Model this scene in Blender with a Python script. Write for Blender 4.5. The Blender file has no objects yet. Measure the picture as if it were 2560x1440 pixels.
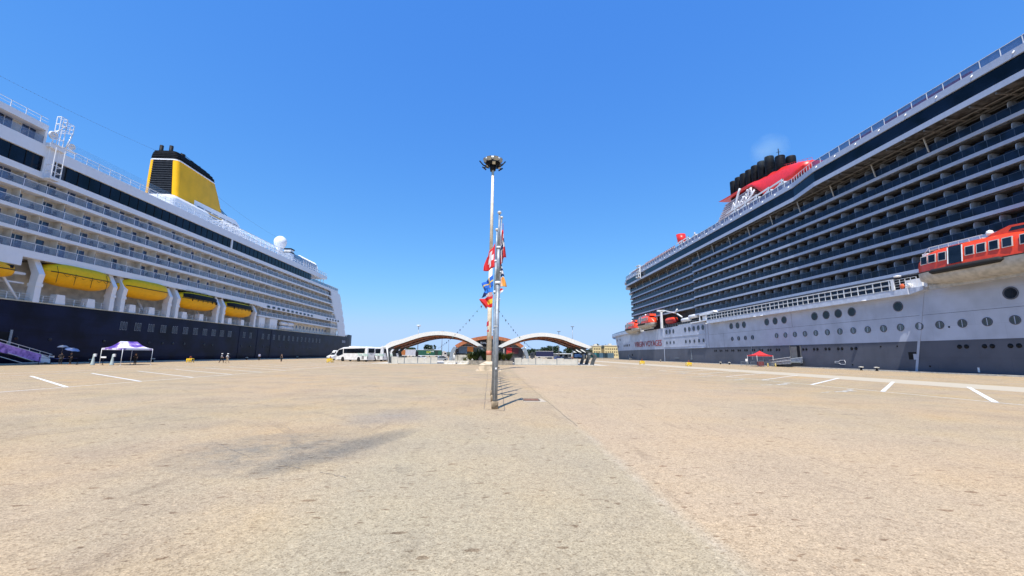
import bpy, math, random
from mathutils import Vector, Matrix
random.seed(7)
C = bpy.context.scene
col = C.collection
R = math.radians

# ---------------------------------------------------------------- camera
cam_d = bpy.data.cameras.new('camera'); cam = bpy.data.objects.new('camera', cam_d); col.objects.link(cam)
FP, VX, VY, ROLL, H = 1020.0, 1236.0, 886.0, 0.0108, 2.1
yw = Vector((VX-1280, VY-720, FP)).normalized()
n_ = yw.cross(Vector((1, ROLL, 0))).normalized()
if n_.y > 0: n_ = -n_
zw = n_; xw = yw.cross(zw)
# rows of M: world axes seen in camera axes (right, down, forward)
right = Vector((xw.x, yw.x, zw.x)); down = Vector((xw.y, yw.y, zw.y)); fwd = Vector((xw.z, yw.z, zw.z))
mat4 = Matrix((( right.x, -down.x, -fwd.x, 0), (right.y, -down.y, -fwd.y, 0), (right.z, -down.z, -fwd.z, H), (0, 0, 0, 1)))
cam.matrix_world = mat4
cam_d.sensor_width = 36.0; cam_d.lens = 36.0*FP/2560.0
cam_d.clip_start = 0.1; cam_d.clip_end = 4000
C.camera = cam

# ---------------------------------------------------------------- light
SUN_EL, SUN_AZ = R(62), R(197)          # azimuth of the sun from +Y, clockwise: behind the camera, a little to the left
w = bpy.data.worlds.new('World'); C.world = w; w.use_nodes = True
nt = w.node_tree; nt.nodes.clear()
sky = nt.nodes.new('ShaderNodeTexSky'); sky.sky_type = 'NISHITA'; sky.sun_disc = False
sky.sun_elevation = SUN_EL; sky.sun_rotation = SUN_AZ
sky.air_density = 1.0; sky.dust_density = 0.0; sky.ozone_density = 2.4; sky.altitude = 0
# tone the physical sky towards the photograph's deep, low-contrast blue, one power curve per channel
bg = nt.nodes.new('ShaderNodeBackground'); bg.inputs['Strength'].default_value = 0.125
wo = nt.nodes.new('ShaderNodeOutputWorld')
sp_ = nt.nodes.new('ShaderNodeSeparateColor'); cb_ = nt.nodes.new('ShaderNodeCombineColor')
hs = nt.nodes.new('ShaderNodeHueSaturation'); hs.inputs['Saturation'].default_value = 1.22; hs.inputs['Hue'].default_value = 0.502
nt.links.new(sky.outputs[0], hs.inputs['Color']); nt.links.new(hs.outputs[0], sp_.inputs[0])
K_ = 0.125*1.464
for ch_i, (a_, g_) in enumerate(((.485, .73), (.725, .615), (1.02, .29))):
    m1 = nt.nodes.new('ShaderNodeMath'); m1.operation = 'MULTIPLY'; m1.inputs[1].default_value = K_
    m2 = nt.nodes.new('ShaderNodeMath'); m2.operation = 'POWER'; m2.inputs[1].default_value = g_
    m3 = nt.nodes.new('ShaderNodeMath'); m3.operation = 'MULTIPLY'; m3.inputs[1].default_value = a_/K_
    nt.links.new(sp_.outputs[ch_i], m1.inputs[0]); nt.links.new(m1.outputs[0], m2.inputs[0]); nt.links.new(m2.outputs[0], m3.inputs[0]); m4 = nt.nodes.new('ShaderNodeMath'); m4.operation = 'SMOOTH_MIN'; m4.inputs[1].default_value = (.47, .69, 1.06)[ch_i]/K_; m4.inputs[2].default_value = (.15, .22, .1)[ch_i]/K_
    nt.links.new(m3.outputs[0], m4.inputs[0]); nt.links.new(m4.outputs[0], cb_.inputs[ch_i])
nt.links.new(cb_.outputs[0], bg.inputs[0]); nt.links.new(bg.outputs[0], wo.inputs[0])
sd = bpy.data.lights.new('sun', 'SUN'); sd.energy = 4.2; sd.angle = R(0.55); sd.color = (1.0, 0.955, 0.88)
so = bpy.data.objects.new('sun', sd); col.objects.link(so)
sdir = Vector((math.sin(SUN_AZ)*math.cos(SUN_EL), math.cos(SUN_AZ)*math.cos(SUN_EL), math.sin(SUN_EL)))
so.rotation_euler = sdir.to_track_quat('Z', 'Y').to_euler()
C.view_settings.view_transform = 'Standard'; C.view_settings.look = 'None'
C.view_settings.exposure = 0.55; C.view_settings.gamma = 1.0
C.render.resolution_x, C.render.resolution_y = 1024, 576
C.cycles.max_bounces = 6; C.cycles.volume_bounces = 3; C.cycles.diffuse_bounces = 3; C.cycles.transparent_max_bounces = 12

# ---------------------------------------------------------------- materials
MATS = {}
def mat(name, c, rough=0.5, metal=0.0, var=0.06, scale=1.5, bump=0.0, bscale=20.0, alpha=1.0, spec=0.5, streak=0.0, col2=None, stscale=(1, 1, .15), plates=None):
    if name in MATS: return MATS[name]
    m = bpy.data.materials.new(name); m.use_nodes = True; t = m.node_tree; n = t.nodes; l = t.links
    b = n['Principled BSDF']
    b.inputs['Roughness'].default_value = rough; b.inputs['Metallic'].default_value = metal
    b.inputs['Alpha'].default_value = alpha; b.inputs['Specular IOR Level'].default_value = spec
    tc = n.new('ShaderNodeTexCoord')
    nz = n.new('ShaderNodeTexNoise'); nz.inputs['Scale'].default_value = scale; nz.inputs['Detail'].default_value = 5
    geo = n.new('ShaderNodeNewGeometry')
    l.new(geo.outputs['Position'], nz.inputs['Vector'])
    cr = n.new('ShaderNodeValToRGB')
    c2 = col2 if col2 else tuple(x*(1-var*2) for x in c)
    cr.color_ramp.elements[0].color = (*c2, 1); cr.color_ramp.elements[1].color = (*[min(1, x*(1+var)) for x in c], 1)
    cr.color_ramp.elements[0].position = 0.35; cr.color_ramp.elements[1].position = 0.6
    l.new(nz.outputs['Fac'], cr.inputs['Fac'])
    out = cr.outputs['Color']
    if streak:
        mp = n.new('ShaderNodeMapping'); mp.inputs['Scale'].default_value = stscale
        l.new(geo.outputs['Position'], mp.inputs['Vector'])
        n2 = n.new('ShaderNodeTexNoise'); n2.inputs['Scale'].default_value = 1.0; n2.inputs['Detail'].default_value = 6; n2.inputs['Roughness'].default_value = .65
        l.new(mp.outputs[0], n2.inputs['Vector'])
        r2 = n.new('ShaderNodeValToRGB'); r2.color_ramp.elements[0].position = .3; r2.color_ramp.elements[1].position = .55
        r2.color_ramp.elements[0].color = (1-streak, 1-streak, 1-streak, 1); r2.color_ramp.elements[1].color = (1, 1, 1, 1)
        l.new(n2.outputs['Fac'], r2.inputs['Fac'])
        mx = n.new('ShaderNodeMix'); mx.data_type = 'RGBA'; mx.blend_type = 'MULTIPLY'; mx.inputs[0].default_value = 1
        l.new(out, mx.inputs[6]); l.new(r2.outputs[0], mx.inputs[7]); out = mx.outputs[2]
    if plates:      # welded plating: faint seams and plate-to-plate differences on a vertical side (world y, z)
        sx = n.new('ShaderNodeSeparateXYZ'); cx = n.new('ShaderNodeCombineXYZ'); l.new(geo.outputs['Position'], sx.inputs[0])
        l.new(sx.outputs[1], cx.inputs[0]); l.new(sx.outputs[2], cx.inputs[1])
        bk = n.new('ShaderNodeTexBrick'); bk.inputs['Scale'].default_value = 1; bk.inputs['Brick Width'].default_value = 9.2; bk.inputs['Row Height'].default_value = 2.35
        bk.inputs['Mortar Size'].default_value = .035; bk.inputs['Mortar Smooth'].default_value = .3; bk.offset = .37
        a_ = plates
        bk.inputs['Color1'].default_value = (1, 1, 1, 1); bk.inputs['Color2'].default_value = (1-a_, 1-a_, 1-a_, 1); bk.inputs['Mortar'].default_value = (1-a_*3.2, 1-a_*3.2, 1-a_*3.0, 1)
        l.new(cx.outputs[0], bk.inputs['Vector'])
        mx = n.new('ShaderNodeMix'); mx.data_type = 'RGBA'; mx.blend_type = 'MULTIPLY'; mx.inputs[0].default_value = 1
        l.new(out, mx.inputs[6]); l.new(bk.outputs['Color'], mx.inputs[7]); out = mx.outputs[2]
        # thin rust weeps below fittings
        mp3 = n.new('ShaderNodeMapping'); mp3.inputs['Scale'].default_value = (.2, 1.6, .10); l.new(geo.outputs['Position'], mp3.inputs['Vector'])
        n3 = n.new('ShaderNodeTexNoise'); n3.inputs['Scale'].default_value = 1; n3.inputs['Detail'].default_value = 8; n3.inputs['Roughness'].default_value = .8; l.new(mp3.outputs[0], n3.inputs['Vector'])
        r3 = n.new('ShaderNodeValToRGB'); r3.color_ramp.elements[0].position = .64; r3.color_ramp.elements[1].position = .76; r3.color_ramp.elements[0].color = (0, 0, 0, 1); r3.color_ramp.elements[1].color = (.4, .4, .4, 1); l.new(n3.outputs['Fac'], r3.inputs['Fac'])
        mx3 = n.new('ShaderNodeMix'); mx3.data_type = 'RGBA'; mx3.inputs[7].default_value = (*[x*.55+y*.25 for x, y in zip(c, (.20, .13, .10))], 1)
        l.new(r3.outputs[0], mx3.inputs[0]); l.new(out, mx3.inputs[6]); out = mx3.outputs[2]
    l.new(out, b.inputs['Base Color'])
    if bump:
        nb = n.new('ShaderNodeTexNoise'); nb.inputs['Scale'].default_value = bscale; nb.inputs['Detail'].default_value = 4
        l.new(geo.outputs['Position'], nb.inputs['Vector'])
        bp = n.new('ShaderNodeBump'); bp.inputs['Strength'].default_value = bump; bp.inputs['Distance'].default_value = 0.05
        l.new(nb.outputs['Fac'], bp.inputs['Height']); l.new(bp.outputs[0], b.inputs['Normal'])
    MATS[name] = m
    return m
WHITE = mat('ship_white', (.79, .80, .83), .4, var=.01, streak=.035, stscale=(.6, .6, .12))
WHITE2 = mat('ship_white_clean', (.82, .82, .83), .35, var=.012)
CREAM = mat('cream_paint', (.66, .62, .54), .5, var=.12, scale=.8)
NAVY = mat('navy_hull', (.006, .010, .036), .42, spec=.16, plates=.10, streak=.35, var=.25, scale=.25, stscale=(.25, .12, .8), bump=.12, bscale=.35)
BUFF = mat('buff_trim', (.55, .49, .36), .5)
GREYL = mat('hull_light_grey', (.45, .49, .595), .4, spec=.3, plates=.03, streak=.10, scale=.3, stscale=(.3, .25, .05), bump=.05, bscale=.5)
GREYD = mat('hull_dark_grey', (.097, .106, .138), .45, spec=.25, plates=.04, streak=.16, scale=.3, stscale=(.3, .25, .05), bump=.05, bscale=.5)
TRIM = mat('deck_fascia_grey', (.37, .425, .55), .4, spec=.3, var=.025)
DNAVY = mat('balcony_navy', (.006, .014, .036), .3, spec=.22, var=.3, scale=.7)
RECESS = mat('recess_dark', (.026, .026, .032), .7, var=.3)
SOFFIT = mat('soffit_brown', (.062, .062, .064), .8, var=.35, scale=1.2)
PANEL = mat('partition_grey', (.36, .40, .47), .5, var=.15)
NGLASS = mat('navy_glazing', (.004, .008, .02), .12, spec=.22, var=.4, scale=.3)
DGLASS = mat('dark_glass', (.010, .014, .022), .08, spec=.4, var=.4, scale=.4)
BGLASS = mat('blue_glass', (.035, .075, .18), .08, spec=.5, var=.35, scale=.35)
RGLASS = mat('rail_glass', (.24, .32, .46), .15, alpha=.27, spec=.4, var=.03)
CGLASS = mat('screen_glass', (.08, .12, .26), .08, alpha=.55, spec=.4, var=.1)
LGLASS = mat('clear_screen', (.45, .60, .80), .08, alpha=.22, spec=.3, var=.1)
STEEL = mat('galvanised_steel', (.30, .34, .38), .45, metal=.35, var=.12, scale=6, streak=.2, stscale=(9, 9, .8))
DSTEEL = mat('dark_steel', (.075, .082, .085), .5, var=.2, scale=2)
STEEL2 = mat('grey_steel', (.20, .22, .24), .5, metal=.2)
RAILW = mat('white_rail', (.72, .74, .76), .4)
BLACK = mat('black_paint', (.008, .009, .012), .6, var=.3, spec=.2)
RUBBER = mat('black_rubber', (.014, .014, .014), .8)
YEL = mat('funnel_yellow', (.88, .455, .008), .42, var=.04, scale=.4, spec=.25, streak=.05, stscale=(.5, .5, .1))
BOATY = mat('boat_orange_yellow', (.95, .47, .008), .45, var=.03, spec=.25, streak=.12, stscale=(.6, .6, 2))
BOATC = mat('boat_cover_yellow', (.92, .56, .012), .6, var=.03, spec=.2, scale=2)
BRED = mat('boat_red', (.82, .065, .02), .35, var=.05, streak=.08)
BHULL = mat('boat_hull_grey', (.46, .44, .40), .5, var=.1, streak=.1)
FRED = mat('funnel_red', (.72, .025, .018), .38, var=.05, streak=.08)
DRED = mat('deck_red', (.38, .02, .035), .5)
ROPE = mat('rope', (.42, .40, .36), .8)
CONC = mat('concrete', (.42, .39, .33), .85, var=.16, scale=1.5, bump=.2, bscale=8, streak=.25, stscale=(2, 2, .6))
CONCL = mat('pale_concrete', (.56, .53, .46), .85, var=.12, scale=2, bump=.15, bscale=10)
LAMPP = mat('mast_cream', (.80, .69, .52), .6, var=.1)
WOODR = mat('red_brown_timber', (.30, .105, .045), .6, var=.3, scale=3)
ORNG = mat('orange_timber', (.40, .13, .05), .6, var=.12, scale=2)
CANVW = mat('canopy_white', (.70, .69, .65), .7, var=.04, scale=3, bump=.15, bscale=2.5)
YSIGN = mat('safety_yellow', (.78, .52, .02), .5)
PAINTW = mat('road_paint_white', (.74, .72, .66), .8, var=.12, scale=6)
SKIN = mat('skin', (.42, .24, .16), .6)
def flat(name, c, rough=.6, metal=0.0): return mat('p_'+name, c, rough, metal, var=.05)

# ---------------------------------------------------------------- object helpers
def tag(o, label=None, cat=None, group=None, kind=None):
    if label: o['label'] = label
    if cat: o['category'] = cat
    if group: o['group'] = group
    if kind: o['kind'] = kind
    return o
ORG = {}
def thing(name, label, cat, loc=(0, 0, 0), rz=0, group=None):
    o = bpy.data.objects.new(name, None); col.objects.link(o); o.location = loc; o.rotation_euler = (0, 0, rz)
    o.empty_display_size = .3
    ORG[o.name] = Vector(loc)
    return tag(o, label, cat, group)
def org(p): return ORG.get(p.name, Vector((0, 0, 0))) if p else Vector((0, 0, 0))
class MB:
    def __init__(s): s.v = []; s.f = []; s.sm = []
    def add(s, vs, fs, smooth=False):
        o = len(s.v); s.v += [tuple(v) for v in vs]; s.f += [[i+o for i in f] for f in fs]; s.sm += [smooth]*len(fs); return s
    def box(s, x0, x1, y0, y1, z0, z1):
        if x0 > x1: x0, x1 = x1, x0
        if y0 > y1: y0, y1 = y1, y0
        if z0 > z1: z0, z1 = z1, z0
        v = [(x0, y0, z0), (x1, y0, z0), (x1, y1, z0), (x0, y1, z0), (x0, y0, z1), (x1, y0, z1), (x1, y1, z1), (x0, y1, z1)]
        return s.add(v, [(0, 3, 2, 1), (4, 5, 6, 7), (0, 1, 5, 4), (1, 2, 6, 5), (2, 3, 7, 6), (3, 0, 4, 7)])
    def tube(s, pts, r, n=6, r2=None, cap=True):
        pts = [Vector(p) for p in pts]; m = len(pts); vs = []
        for i, p in enumerate(pts):
            if i == 0: d = pts[1]-p
            elif i == m-1: d = p-pts[i-1]
            else: d = (pts[i+1]-p).normalized()+(p-pts[i-1]).normalized()
            d.normalize()
            up = Vector((0, 0, 1)) if abs(d.z) < .95 else Vector((1, 0, 0))
            a = d.cross(up).normalized(); b = d.cross(a)
            rr = r if r2 is None else r+(r2-r)*i/(m-1)
            for k in range(n):
                t = 2*math.pi*(k+.5)/n; vs.append(p+a*rr*math.cos(t)+b*rr*math.sin(t))
        fs = [[i*n+k, i*n+(k+1) % n, (i+1)*n+(k+1) % n, (i+1)*n+k] for i in range(m-1) for k in range(n)]
        if cap: fs += [list(range(n-1, -1, -1)), [(m-1)*n+k for k in range(n)]]
        return s.add(vs, fs, n > 5)
    def prism(s, poly, axis, a, b):
        """poly: 2-D outline; axis: 'x','y','z' the extrusion axis between a and b"""
        def P(q, t):
            return {'x': (t, q[0], q[1]), 'y': (q[0], t, q[1]), 'z': (q[0], q[1], t)}[axis]
        n = len(poly); vs = [P(q, a) for q in poly]+[P(q, b) for q in poly]
        fs = [list(range(n-1, -1, -1)), list(range(n, 2*n))]+[[i, (i+1) % n, n+(i+1) % n, n+i] for i in range(n)]
        return s.add(vs, fs)
    def lathe(s, prof, c, n=16, axis='z', smooth=True):
        vs = []; m = len(prof)
        for r, h in prof:
            for k in range(n):
                t = 2*math.pi*k/n; a, b = r*math.cos(t), r*math.sin(t)
                vs.append({'z': (c[0]+a, c[1]+b, c[2]+h), 'x': (c[0]+h, c[1]+a, c[2]+b), 'y': (c[0]+a, c[1]+h, c[2]+b)}[axis])
        fs = [[i*n+k, i*n+(k+1) % n, (i+1)*n+(k+1) % n, (i+1)*n+k] for i in range(m-1) for k in range(n)]
        if prof[0][0] > 0: fs.append(list(range(n-1, -1, -1)))
        if prof[-1][0] > 0: fs.append([(m-1)*n+k for k in range(n)])
        return s.add(vs, fs, smooth)
    def loft(s, secs, closed=False, smooth=True, cap=False):
        n = len(secs[0]); vs = [p for q in secs for p in q]
        rng = range(n) if closed else range(n-1)
        fs = [[i*n+k, i*n+(k+1) % n, (i+1)*n+(k+1) % n, (i+1)*n+k] for i in range(len(secs)-1) for k in rng]
        if cap: fs += [list(range(n-1, -1, -1)), [(len(secs)-1)*n+k for k in range(n)]]
        return s.add(vs, fs, smooth)
    def rot(s, rz, c=(0, 0)):
        ca, sa = math.cos(rz), math.sin(rz)
        s.v = [(c[0]+(x-c[0])*ca-(y-c[1])*sa, c[1]+(x-c[0])*sa+(y-c[1])*ca, z) for x, y, z in s.v]; return s
    def mesh(s, name, m, off=Vector((0, 0, 0))):
        me = bpy.data.meshes.new(name)
        me.from_pydata([(v[0]-off.x, v[1]-off.y, v[2]-off.z) for v in s.v], [], s.f)
        me.polygons.foreach_set('use_smooth', s.sm); me.materials.append(m); me.update(); return me
    def build(s, name, m, parent=None, label=None):
        off = org(parent)
        o = bpy.data.objects.new(name, s.mesh(name, m, off)); col.objects.link(o)
        if parent: o.parent = parent; ORG[o.name] = off
        else: ORG[o.name] = Vector((0, 0, 0))
        if label: o['label'] = label
        return o
def put(me, name, parent, loc, label=None):
    """a part sharing mesh data, placed at a world location"""
    o = bpy.data.objects.new(name, me); col.objects.link(o); o.parent = parent
    o.location = Vector(loc)-org(parent); ORG[o.name] = Vector(loc)
    if label: o['label'] = label
    return o
def copy_thing(root, loc, rz, label, **kw):
    def cp(o, par):
        c = o.copy(); col.objects.link(c)
        if par: c.parent = par
        for ch in [x for x in KIDS.get(o.name, [])]: 
            d = cp(ch, c); KIDS.setdefault(c.name, []).append(d)
        return c
    build_kids()
    r = cp(root, None); r.location = loc; r.rotation_euler = (0, 0, rz); r['label'] = label
    for k, v in kw.items(): r[k] = v
    return r
KIDS = {}
def build_kids():
    KIDS.clear()
    for o in col.objects:
        if o.parent: KIDS.setdefault(o.parent.name, []).append(o)
def text_mesh(txt, size, m, name, parent, origin, xdir, zdir, depth=.02, space=1.0, bold=0.0, shear=0.0, sx=1.0):
    cu = bpy.data.curves.new('lettering', 'FONT'); cu.body = txt; cu.size = size; cu.extrude = depth; cu.space_character = space; cu.offset = bold; cu.shear = shear
    to = bpy.data.objects.new('tmp', cu); col.objects.link(to)
    dg = bpy.context.evaluated_depsgraph_get(); me = bpy.data.meshes.new_from_object(to.evaluated_get(dg))
    bpy.data.objects.remove(to)
    X = Vector(xdir).normalized(); Z = Vector(zdir).normalized(); O = Vector(origin)-org(parent)
    N = X.cross(Z)
    for v in me.vertices:
        v.co = O + X*v.co.x*sx + Z*v.co.y + N*v.co.z
    me.materials.clear(); me.materials.append(m)
    o = bpy.data.objects.new(name, me); col.objects.link(o)
    if parent: o.parent = parent
    return o

def each(name, m, parent, pieces, limit=100):
    """pieces: list of functions filling an MB; the first `limit` become parts of their own, the rest one stuff part"""
    rest = MB()
    for i, fn in enumerate(pieces):
        if i < limit: g_ = MB(); fn(g_); g_.build(name, m, parent)
        else: fn(rest)
    if rest.v: tag(rest.build(name, m, parent), kind='stuff')

# ================================================================= ground
def ground_material():
    m = bpy.data.materials.new('asphalt_beige'); m.use_nodes = True; t = m.node_tree; n = t.nodes; l = t.links
    b = n['Principled BSDF']; b.inputs['Roughness'].default_value = .88; b.inputs['Specular IOR Level'].default_value = .25
    g = n.new('ShaderNodeNewGeometry'); P = g.outputs['Position']
    def noise(sc, det=5, mp=None, rough=.6):
        z = n.new('ShaderNodeTexNoise'); z.inputs['Scale'].default_value = sc; z.inputs['Detail'].default_value = det; z.inputs['Roughness'].default_value = rough
        if mp:
            q = n.new('ShaderNodeMapping'); q.inputs['Scale'].default_value = mp; l.new(P, q.inputs['Vector']); l.new(q.outputs[0], z.inputs['Vector'])
        else: l.new(P, z.inputs['Vector'])
        return z.outputs['Fac']
    def ramp(f, stops):
        r = n.new('ShaderNodeValToRGB'); e = r.color_ramp.elements
        while len(e) < len(stops): e.new(.5)
        for k, (p, c) in enumerate(stops): e[k].position = p; e[k].color = (*c, 1) if len(c) == 3 else c
        l.new(f, r.inputs['Fac']); return r.outputs['Color']
    def mix(a, b_, f, mode='MIX'):
        x = n.new('ShaderNodeMix'); x.data_type = 'RGBA'; x.blend_type = mode
        if isinstance(f, (int, float)): x.inputs[0].default_value = f
        else: l.new(f, x.inputs[0])
        if isinstance(a, tuple): x.inputs[6].default_value = (*a, 1)
        else: l.new(a, x.inputs[6])
        if isinstance(b_, tuple): x.inputs[7].default_value = (*b_, 1)
        else: l.new(b_, x.inputs[7])
        return x.outputs[2]
    def M(op, a, b_=None, c=None):
        x = n.new('ShaderNodeMath'); x.operation = op
        for i, v in enumerate((a, b_, c)):
            if v is None: continue
            if isinstance(v, (int, float)): x.inputs[i].default_value = v
            else: l.new(v, x.inputs[i])
        return x.outputs[0]
    s = n.new('ShaderNodeSeparateXYZ'); l.new(P, s.inputs[0]); X, Y = s.outputs[0], s.outputs[1]
    wob = M('MULTIPLY', M('SUBTRACT', noise(.35, 4), .5), 1.2)
    base = ramp(noise(.10, 6), [(.30, (.372, .306, .203)), (.45, (.420, .335, .222)), (.57, (.440, .337, .222)), (.68, (.456, .342, .212))])
    base = mix(base, ramp(noise(.22, 6), [(.42, (1, 1, 1)), (.56, (1.03, 1.0, .93)), (.68, (1.06, .98, .84))]), .9, 'MULTIPLY')
    base = mix(base, ramp(noise(.45, 5), [(.35, (.86, .86, .88)), (.55, (1, 1, 1)), (.7, (1.0, .98, .93))]), 1.0, 'MULTIPLY')
    # the older, greyer strip left of the joint and the pinker resurfacing right of it
    step = M('MULTIPLY_ADD', M('ADD', X, M('MULTIPLY', wob, .35)), 3.0, -2.4*3); step.node.use_clamp = True
    near = M('MULTIPLY_ADD', Y, -1/10, 1.9); near.node.use_clamp = True
    lft = M('MULTIPLY_ADD', M('ADD', X, wob), 1.0, 3.0); lft.node.use_clamp = True
    strip = M('MULTIPLY', M('MULTIPLY', M('SUBTRACT', 1, step), lft), near)
    base = mix(base, (.385, .338, .235), M('MULTIPLY', strip, .5))
    fadeR = M('MULTIPLY_ADD', X, -1/12, 1.6); fadeR.node.use_clamp = True
    pink = M('MULTIPLY', step, fadeR)
    base = mix(base, (.495, .372, .248), M('MULTIPLY', pink, .5))
    # worn pale seam
    seam = M('SUBTRACT', 1, M('MULTIPLY', M('ABSOLUTE', M('SUBTRACT', M('ADD', X, M('MULTIPLY', wob, .25)), 2.5)), 5.0)); seam.node.use_clamp = True
    sn = M('MULTIPLY', M('MULTIPLY', seam, near), M('MULTIPLY_ADD', noise(2.5), 2.0, -.6)); sn.node.use_clamp = True
    base = mix(base, (.52, .45, .35), M('MULTIPLY', sn, .6))
    # tyre-blackened patch, a rotated ellipse with a broken edge
    ca, sa = math.cos(R(42)), math.sin(R(42))
    dx = M('ADD', X, 4.3); dy = M('SUBTRACT', Y, 9.9)
    u = M('ADD', M('MULTIPLY', dx, ca), M('MULTIPLY', dy, sa)); v = M('SUBTRACT', M('MULTIPLY', dy, ca), M('MULTIPLY', dx, sa))
    v = M('ADD', v, M('MULTIPLY', wob, .8))
    cloud = M('MULTIPLY_ADD', noise(1.3, 7, None, .7), 3.6, -1.15); cloud.node.use_clamp = True
    fine = M('MULTIPLY_ADD', noise(5.5, 6, None, .75), 2.6, -.6); fine.node.use_clamp = True
    d = M('ADD', M('POWER', M('DIVIDE', M('ADD', X, 4.7), 2.3), 2), M('POWER', M('DIVIDE', M('ADD', M('SUBTRACT', Y, 9.6), wob), 2.1), 2))
    el = M('SUBTRACT', 1, d); el.node.use_clamp = True
    el = M('MULTIPLY', M('POWER', el, .6), M('MULTIPLY', cloud, M('MULTIPLY_ADD', fine, .5, .5)))
    base = mix(base, (.20, .185, .155), M('MULTIPLY', el, .85))
    c2, s2_ = math.cos(R(67)), math.sin(R(67)); dx2 = M('ADD', X, 3.25); dy2 = M('SUBTRACT', Y, 9.8)
    u2 = M('ADD', M('MULTIPLY', dx2, c2), M('MULTIPLY', dy2, s2_)); v2 = M('ADD', M('SUBTRACT', M('MULTIPLY', dy2, c2), M('MULTIPLY', dx2, s2_)), M('MULTIPLY', wob, .45))
    d = M('ADD', M('POWER', M('DIVIDE', u2, 2.7), 2), M('POWER', M('DIVIDE', v2, .62), 2))
    el = M('SUBTRACT', 1, d); el.node.use_clamp = True
    el = M('MULTIPLY', M('POWER', el, .7), M('MULTIPLY_ADD', fine, .65, .35))
    base = mix(base, (.15, .14, .12), M('MULTIPLY', el, .75))
    # second, fainter darkening further left
    d2 = M('ADD', M('POWER', M('DIVIDE', M('ADD', X, 3.6), 1.6), 2), M('POWER', M('DIVIDE', M('SUBTRACT', Y, 14.2), 2.0), 2))
    e2 = M('SUBTRACT', 1, d2); e2.node.use_clamp = True
    base = mix(base, (.22, .215, .21), M('MULTIPLY', M('MULTIPLY', e2, noise(1.2, 5)), .8))
    # tyre scuffs and oil spots
    scuff = ramp(noise(1.0, 3, (2.6, .35, 1)), [(.60, (1, 1, 1)), (.72, (.74, .73, .73))])
    base = mix(base, scuff, .6, 'MULTIPLY')
    sp = ramp(noise(1.0, 2, (3.2, 6.5, 1), .4), [(.665, (1, 1, 1)), (.71, (.45, .36, .30))])
    base = mix(base, sp, .7, 'MULTIPLY')
    sp2 = ramp(noise(1.0, 2, (11, 17, 1), .3), [(.69, (1, 1, 1)), (.75, (.42, .34, .28))])
    base = mix(base, sp2, .6, 'MULTIPLY')
    lightspots = ramp(noise(1.0, 2, (9, 12, 1), .3), [(.24, (1.35, 1.33, 1.3)), (.28, (1, 1, 1))])
    base = mix(base, lightspots, .7, 'MULTIPLY')
    base = mix(base, ramp(noise(9, 6, None, .75), [(.36, (.80, .77, .73)), (.5, (1, 1, 1)), (.64, (1.10, 1.09, 1.06))]), .8, 'MULTIPLY')
    # exposed aggregate
    vo = n.new('ShaderNodeTexVoronoi'); vo.inputs['Scale'].default_value = 62; vo.inputs['Randomness'].default_value = 1; l.new(P, vo.inputs['Vector'])
    se = n.new('ShaderNodeSeparateColor'); l.new(vo.outputs['Color'], se.inputs[0])
    grit = ramp(se.outputs[0], [(0.0, (.38, .34, .30)), (.22, (.76, .73, .70)), (.6, (1.04, 1.02, 1.0)), (.93, (1.22, 1.2, 1.16)), (1.0, (1.5, 1.5, 1.5))])
    base = mix(base, grit, .60, 'MULTIPLY')
    vo2 = n.new('ShaderNodeTexVoronoi'); vo2.inputs['Scale'].default_value = 24; l.new(P, vo2.inputs['Vector'])
    s2 = n.new('ShaderNodeSeparateColor'); l.new(vo2.outputs['Color'], s2.inputs[0])
    base = mix(base, ramp(s2.outputs[1], [(0, (.72, .70, .68)), (.2, (1, 1, 1)), (.85, (1, 1, 1)), (1, (1.15, 1.12, 1.08))]), .6, 'MULTIPLY')
    l.new(base, b.inputs['Base Color'])
    bp = n.new('ShaderNodeBump'); bp.inputs['Strength'].default_value = .35; bp.inputs['Distance'].default_value = .008
    l.new(vo.outputs['Distance'], bp.inputs['Height'])
    l.new(bp.outputs[0], b.inputs['Normal'])
    return m
GM = ground_material()
QX = 66.7
g = MB()
YB = 262
g.add([(-QX, -150, 0), (QX, -150, 0), (QX, YB+50, 0), (-QX, YB-30, 0)], [(0, 1, 2, 3)])
g.add([(-QX, YB-30, 0), (QX, YB+50, 0), (3000, YB+50, 0), (3000, 3500, 0), (-3000, 3500, 0), (-3000, YB-30, 0)], [(0, 1, 2, 3, 4, 5)])
g.add([(-3000, -150, 0), (3000, -150, 0), (3000, -1500, 0), (-3000, -1500, 0)], [(0, 3, 2, 1)])
for s in (-1, 1):
    yend = YB+50 if s > 0 else YB-30
    g.add([(s*QX, -150, 0), (s*QX, yend, 0), (s*QX, yend, -3), (s*QX, -150, -3)], [(0, 1, 2, 3)])
    g.add([(s*QX, yend, 0), (s*3000, yend, 0), (s*3000, yend, -3), (s*QX, yend, -3)], [(0, 1, 2, 3)])
tag(g.build('ground', GM), kind='structure')
# water
wm = bpy.data.materials.new('harbour_water'); wm.use_nodes = True
wb = wm.node_tree.nodes['Principled BSDF']; wb.inputs['Base Color'].default_value = (.012, .035, .045, 1); wb.inputs['Roughness'].default_value = .08
wn = wm.node_tree.nodes.new('ShaderNodeTexNoise'); wn.inputs['Scale'].default_value = .8; wn.inputs['Detail'].default_value = 6
wp = wm.node_tree.nodes.new('ShaderNodeBump'); wp.inputs['Strength'].default_value = .4; wp.inputs['Distance'].default_value = .3
wg = wm.node_tree.nodes.new('ShaderNodeNewGeometry')
wm.node_tree.links.new(wg.outputs['Position'], wn.inputs['Vector']); wm.node_tree.links.new(wn.outputs['Fac'], wp.inputs['Height']); wm.node_tree.links.new(wp.outputs[0], wb.inputs['Normal'])
g = MB(); g.add([(-3000, -150, -1.7), (3000, -150, -1.7), (3000, 600, -1.7), (-3000, 600, -1.7)], [(0, 1, 2, 3)])
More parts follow.
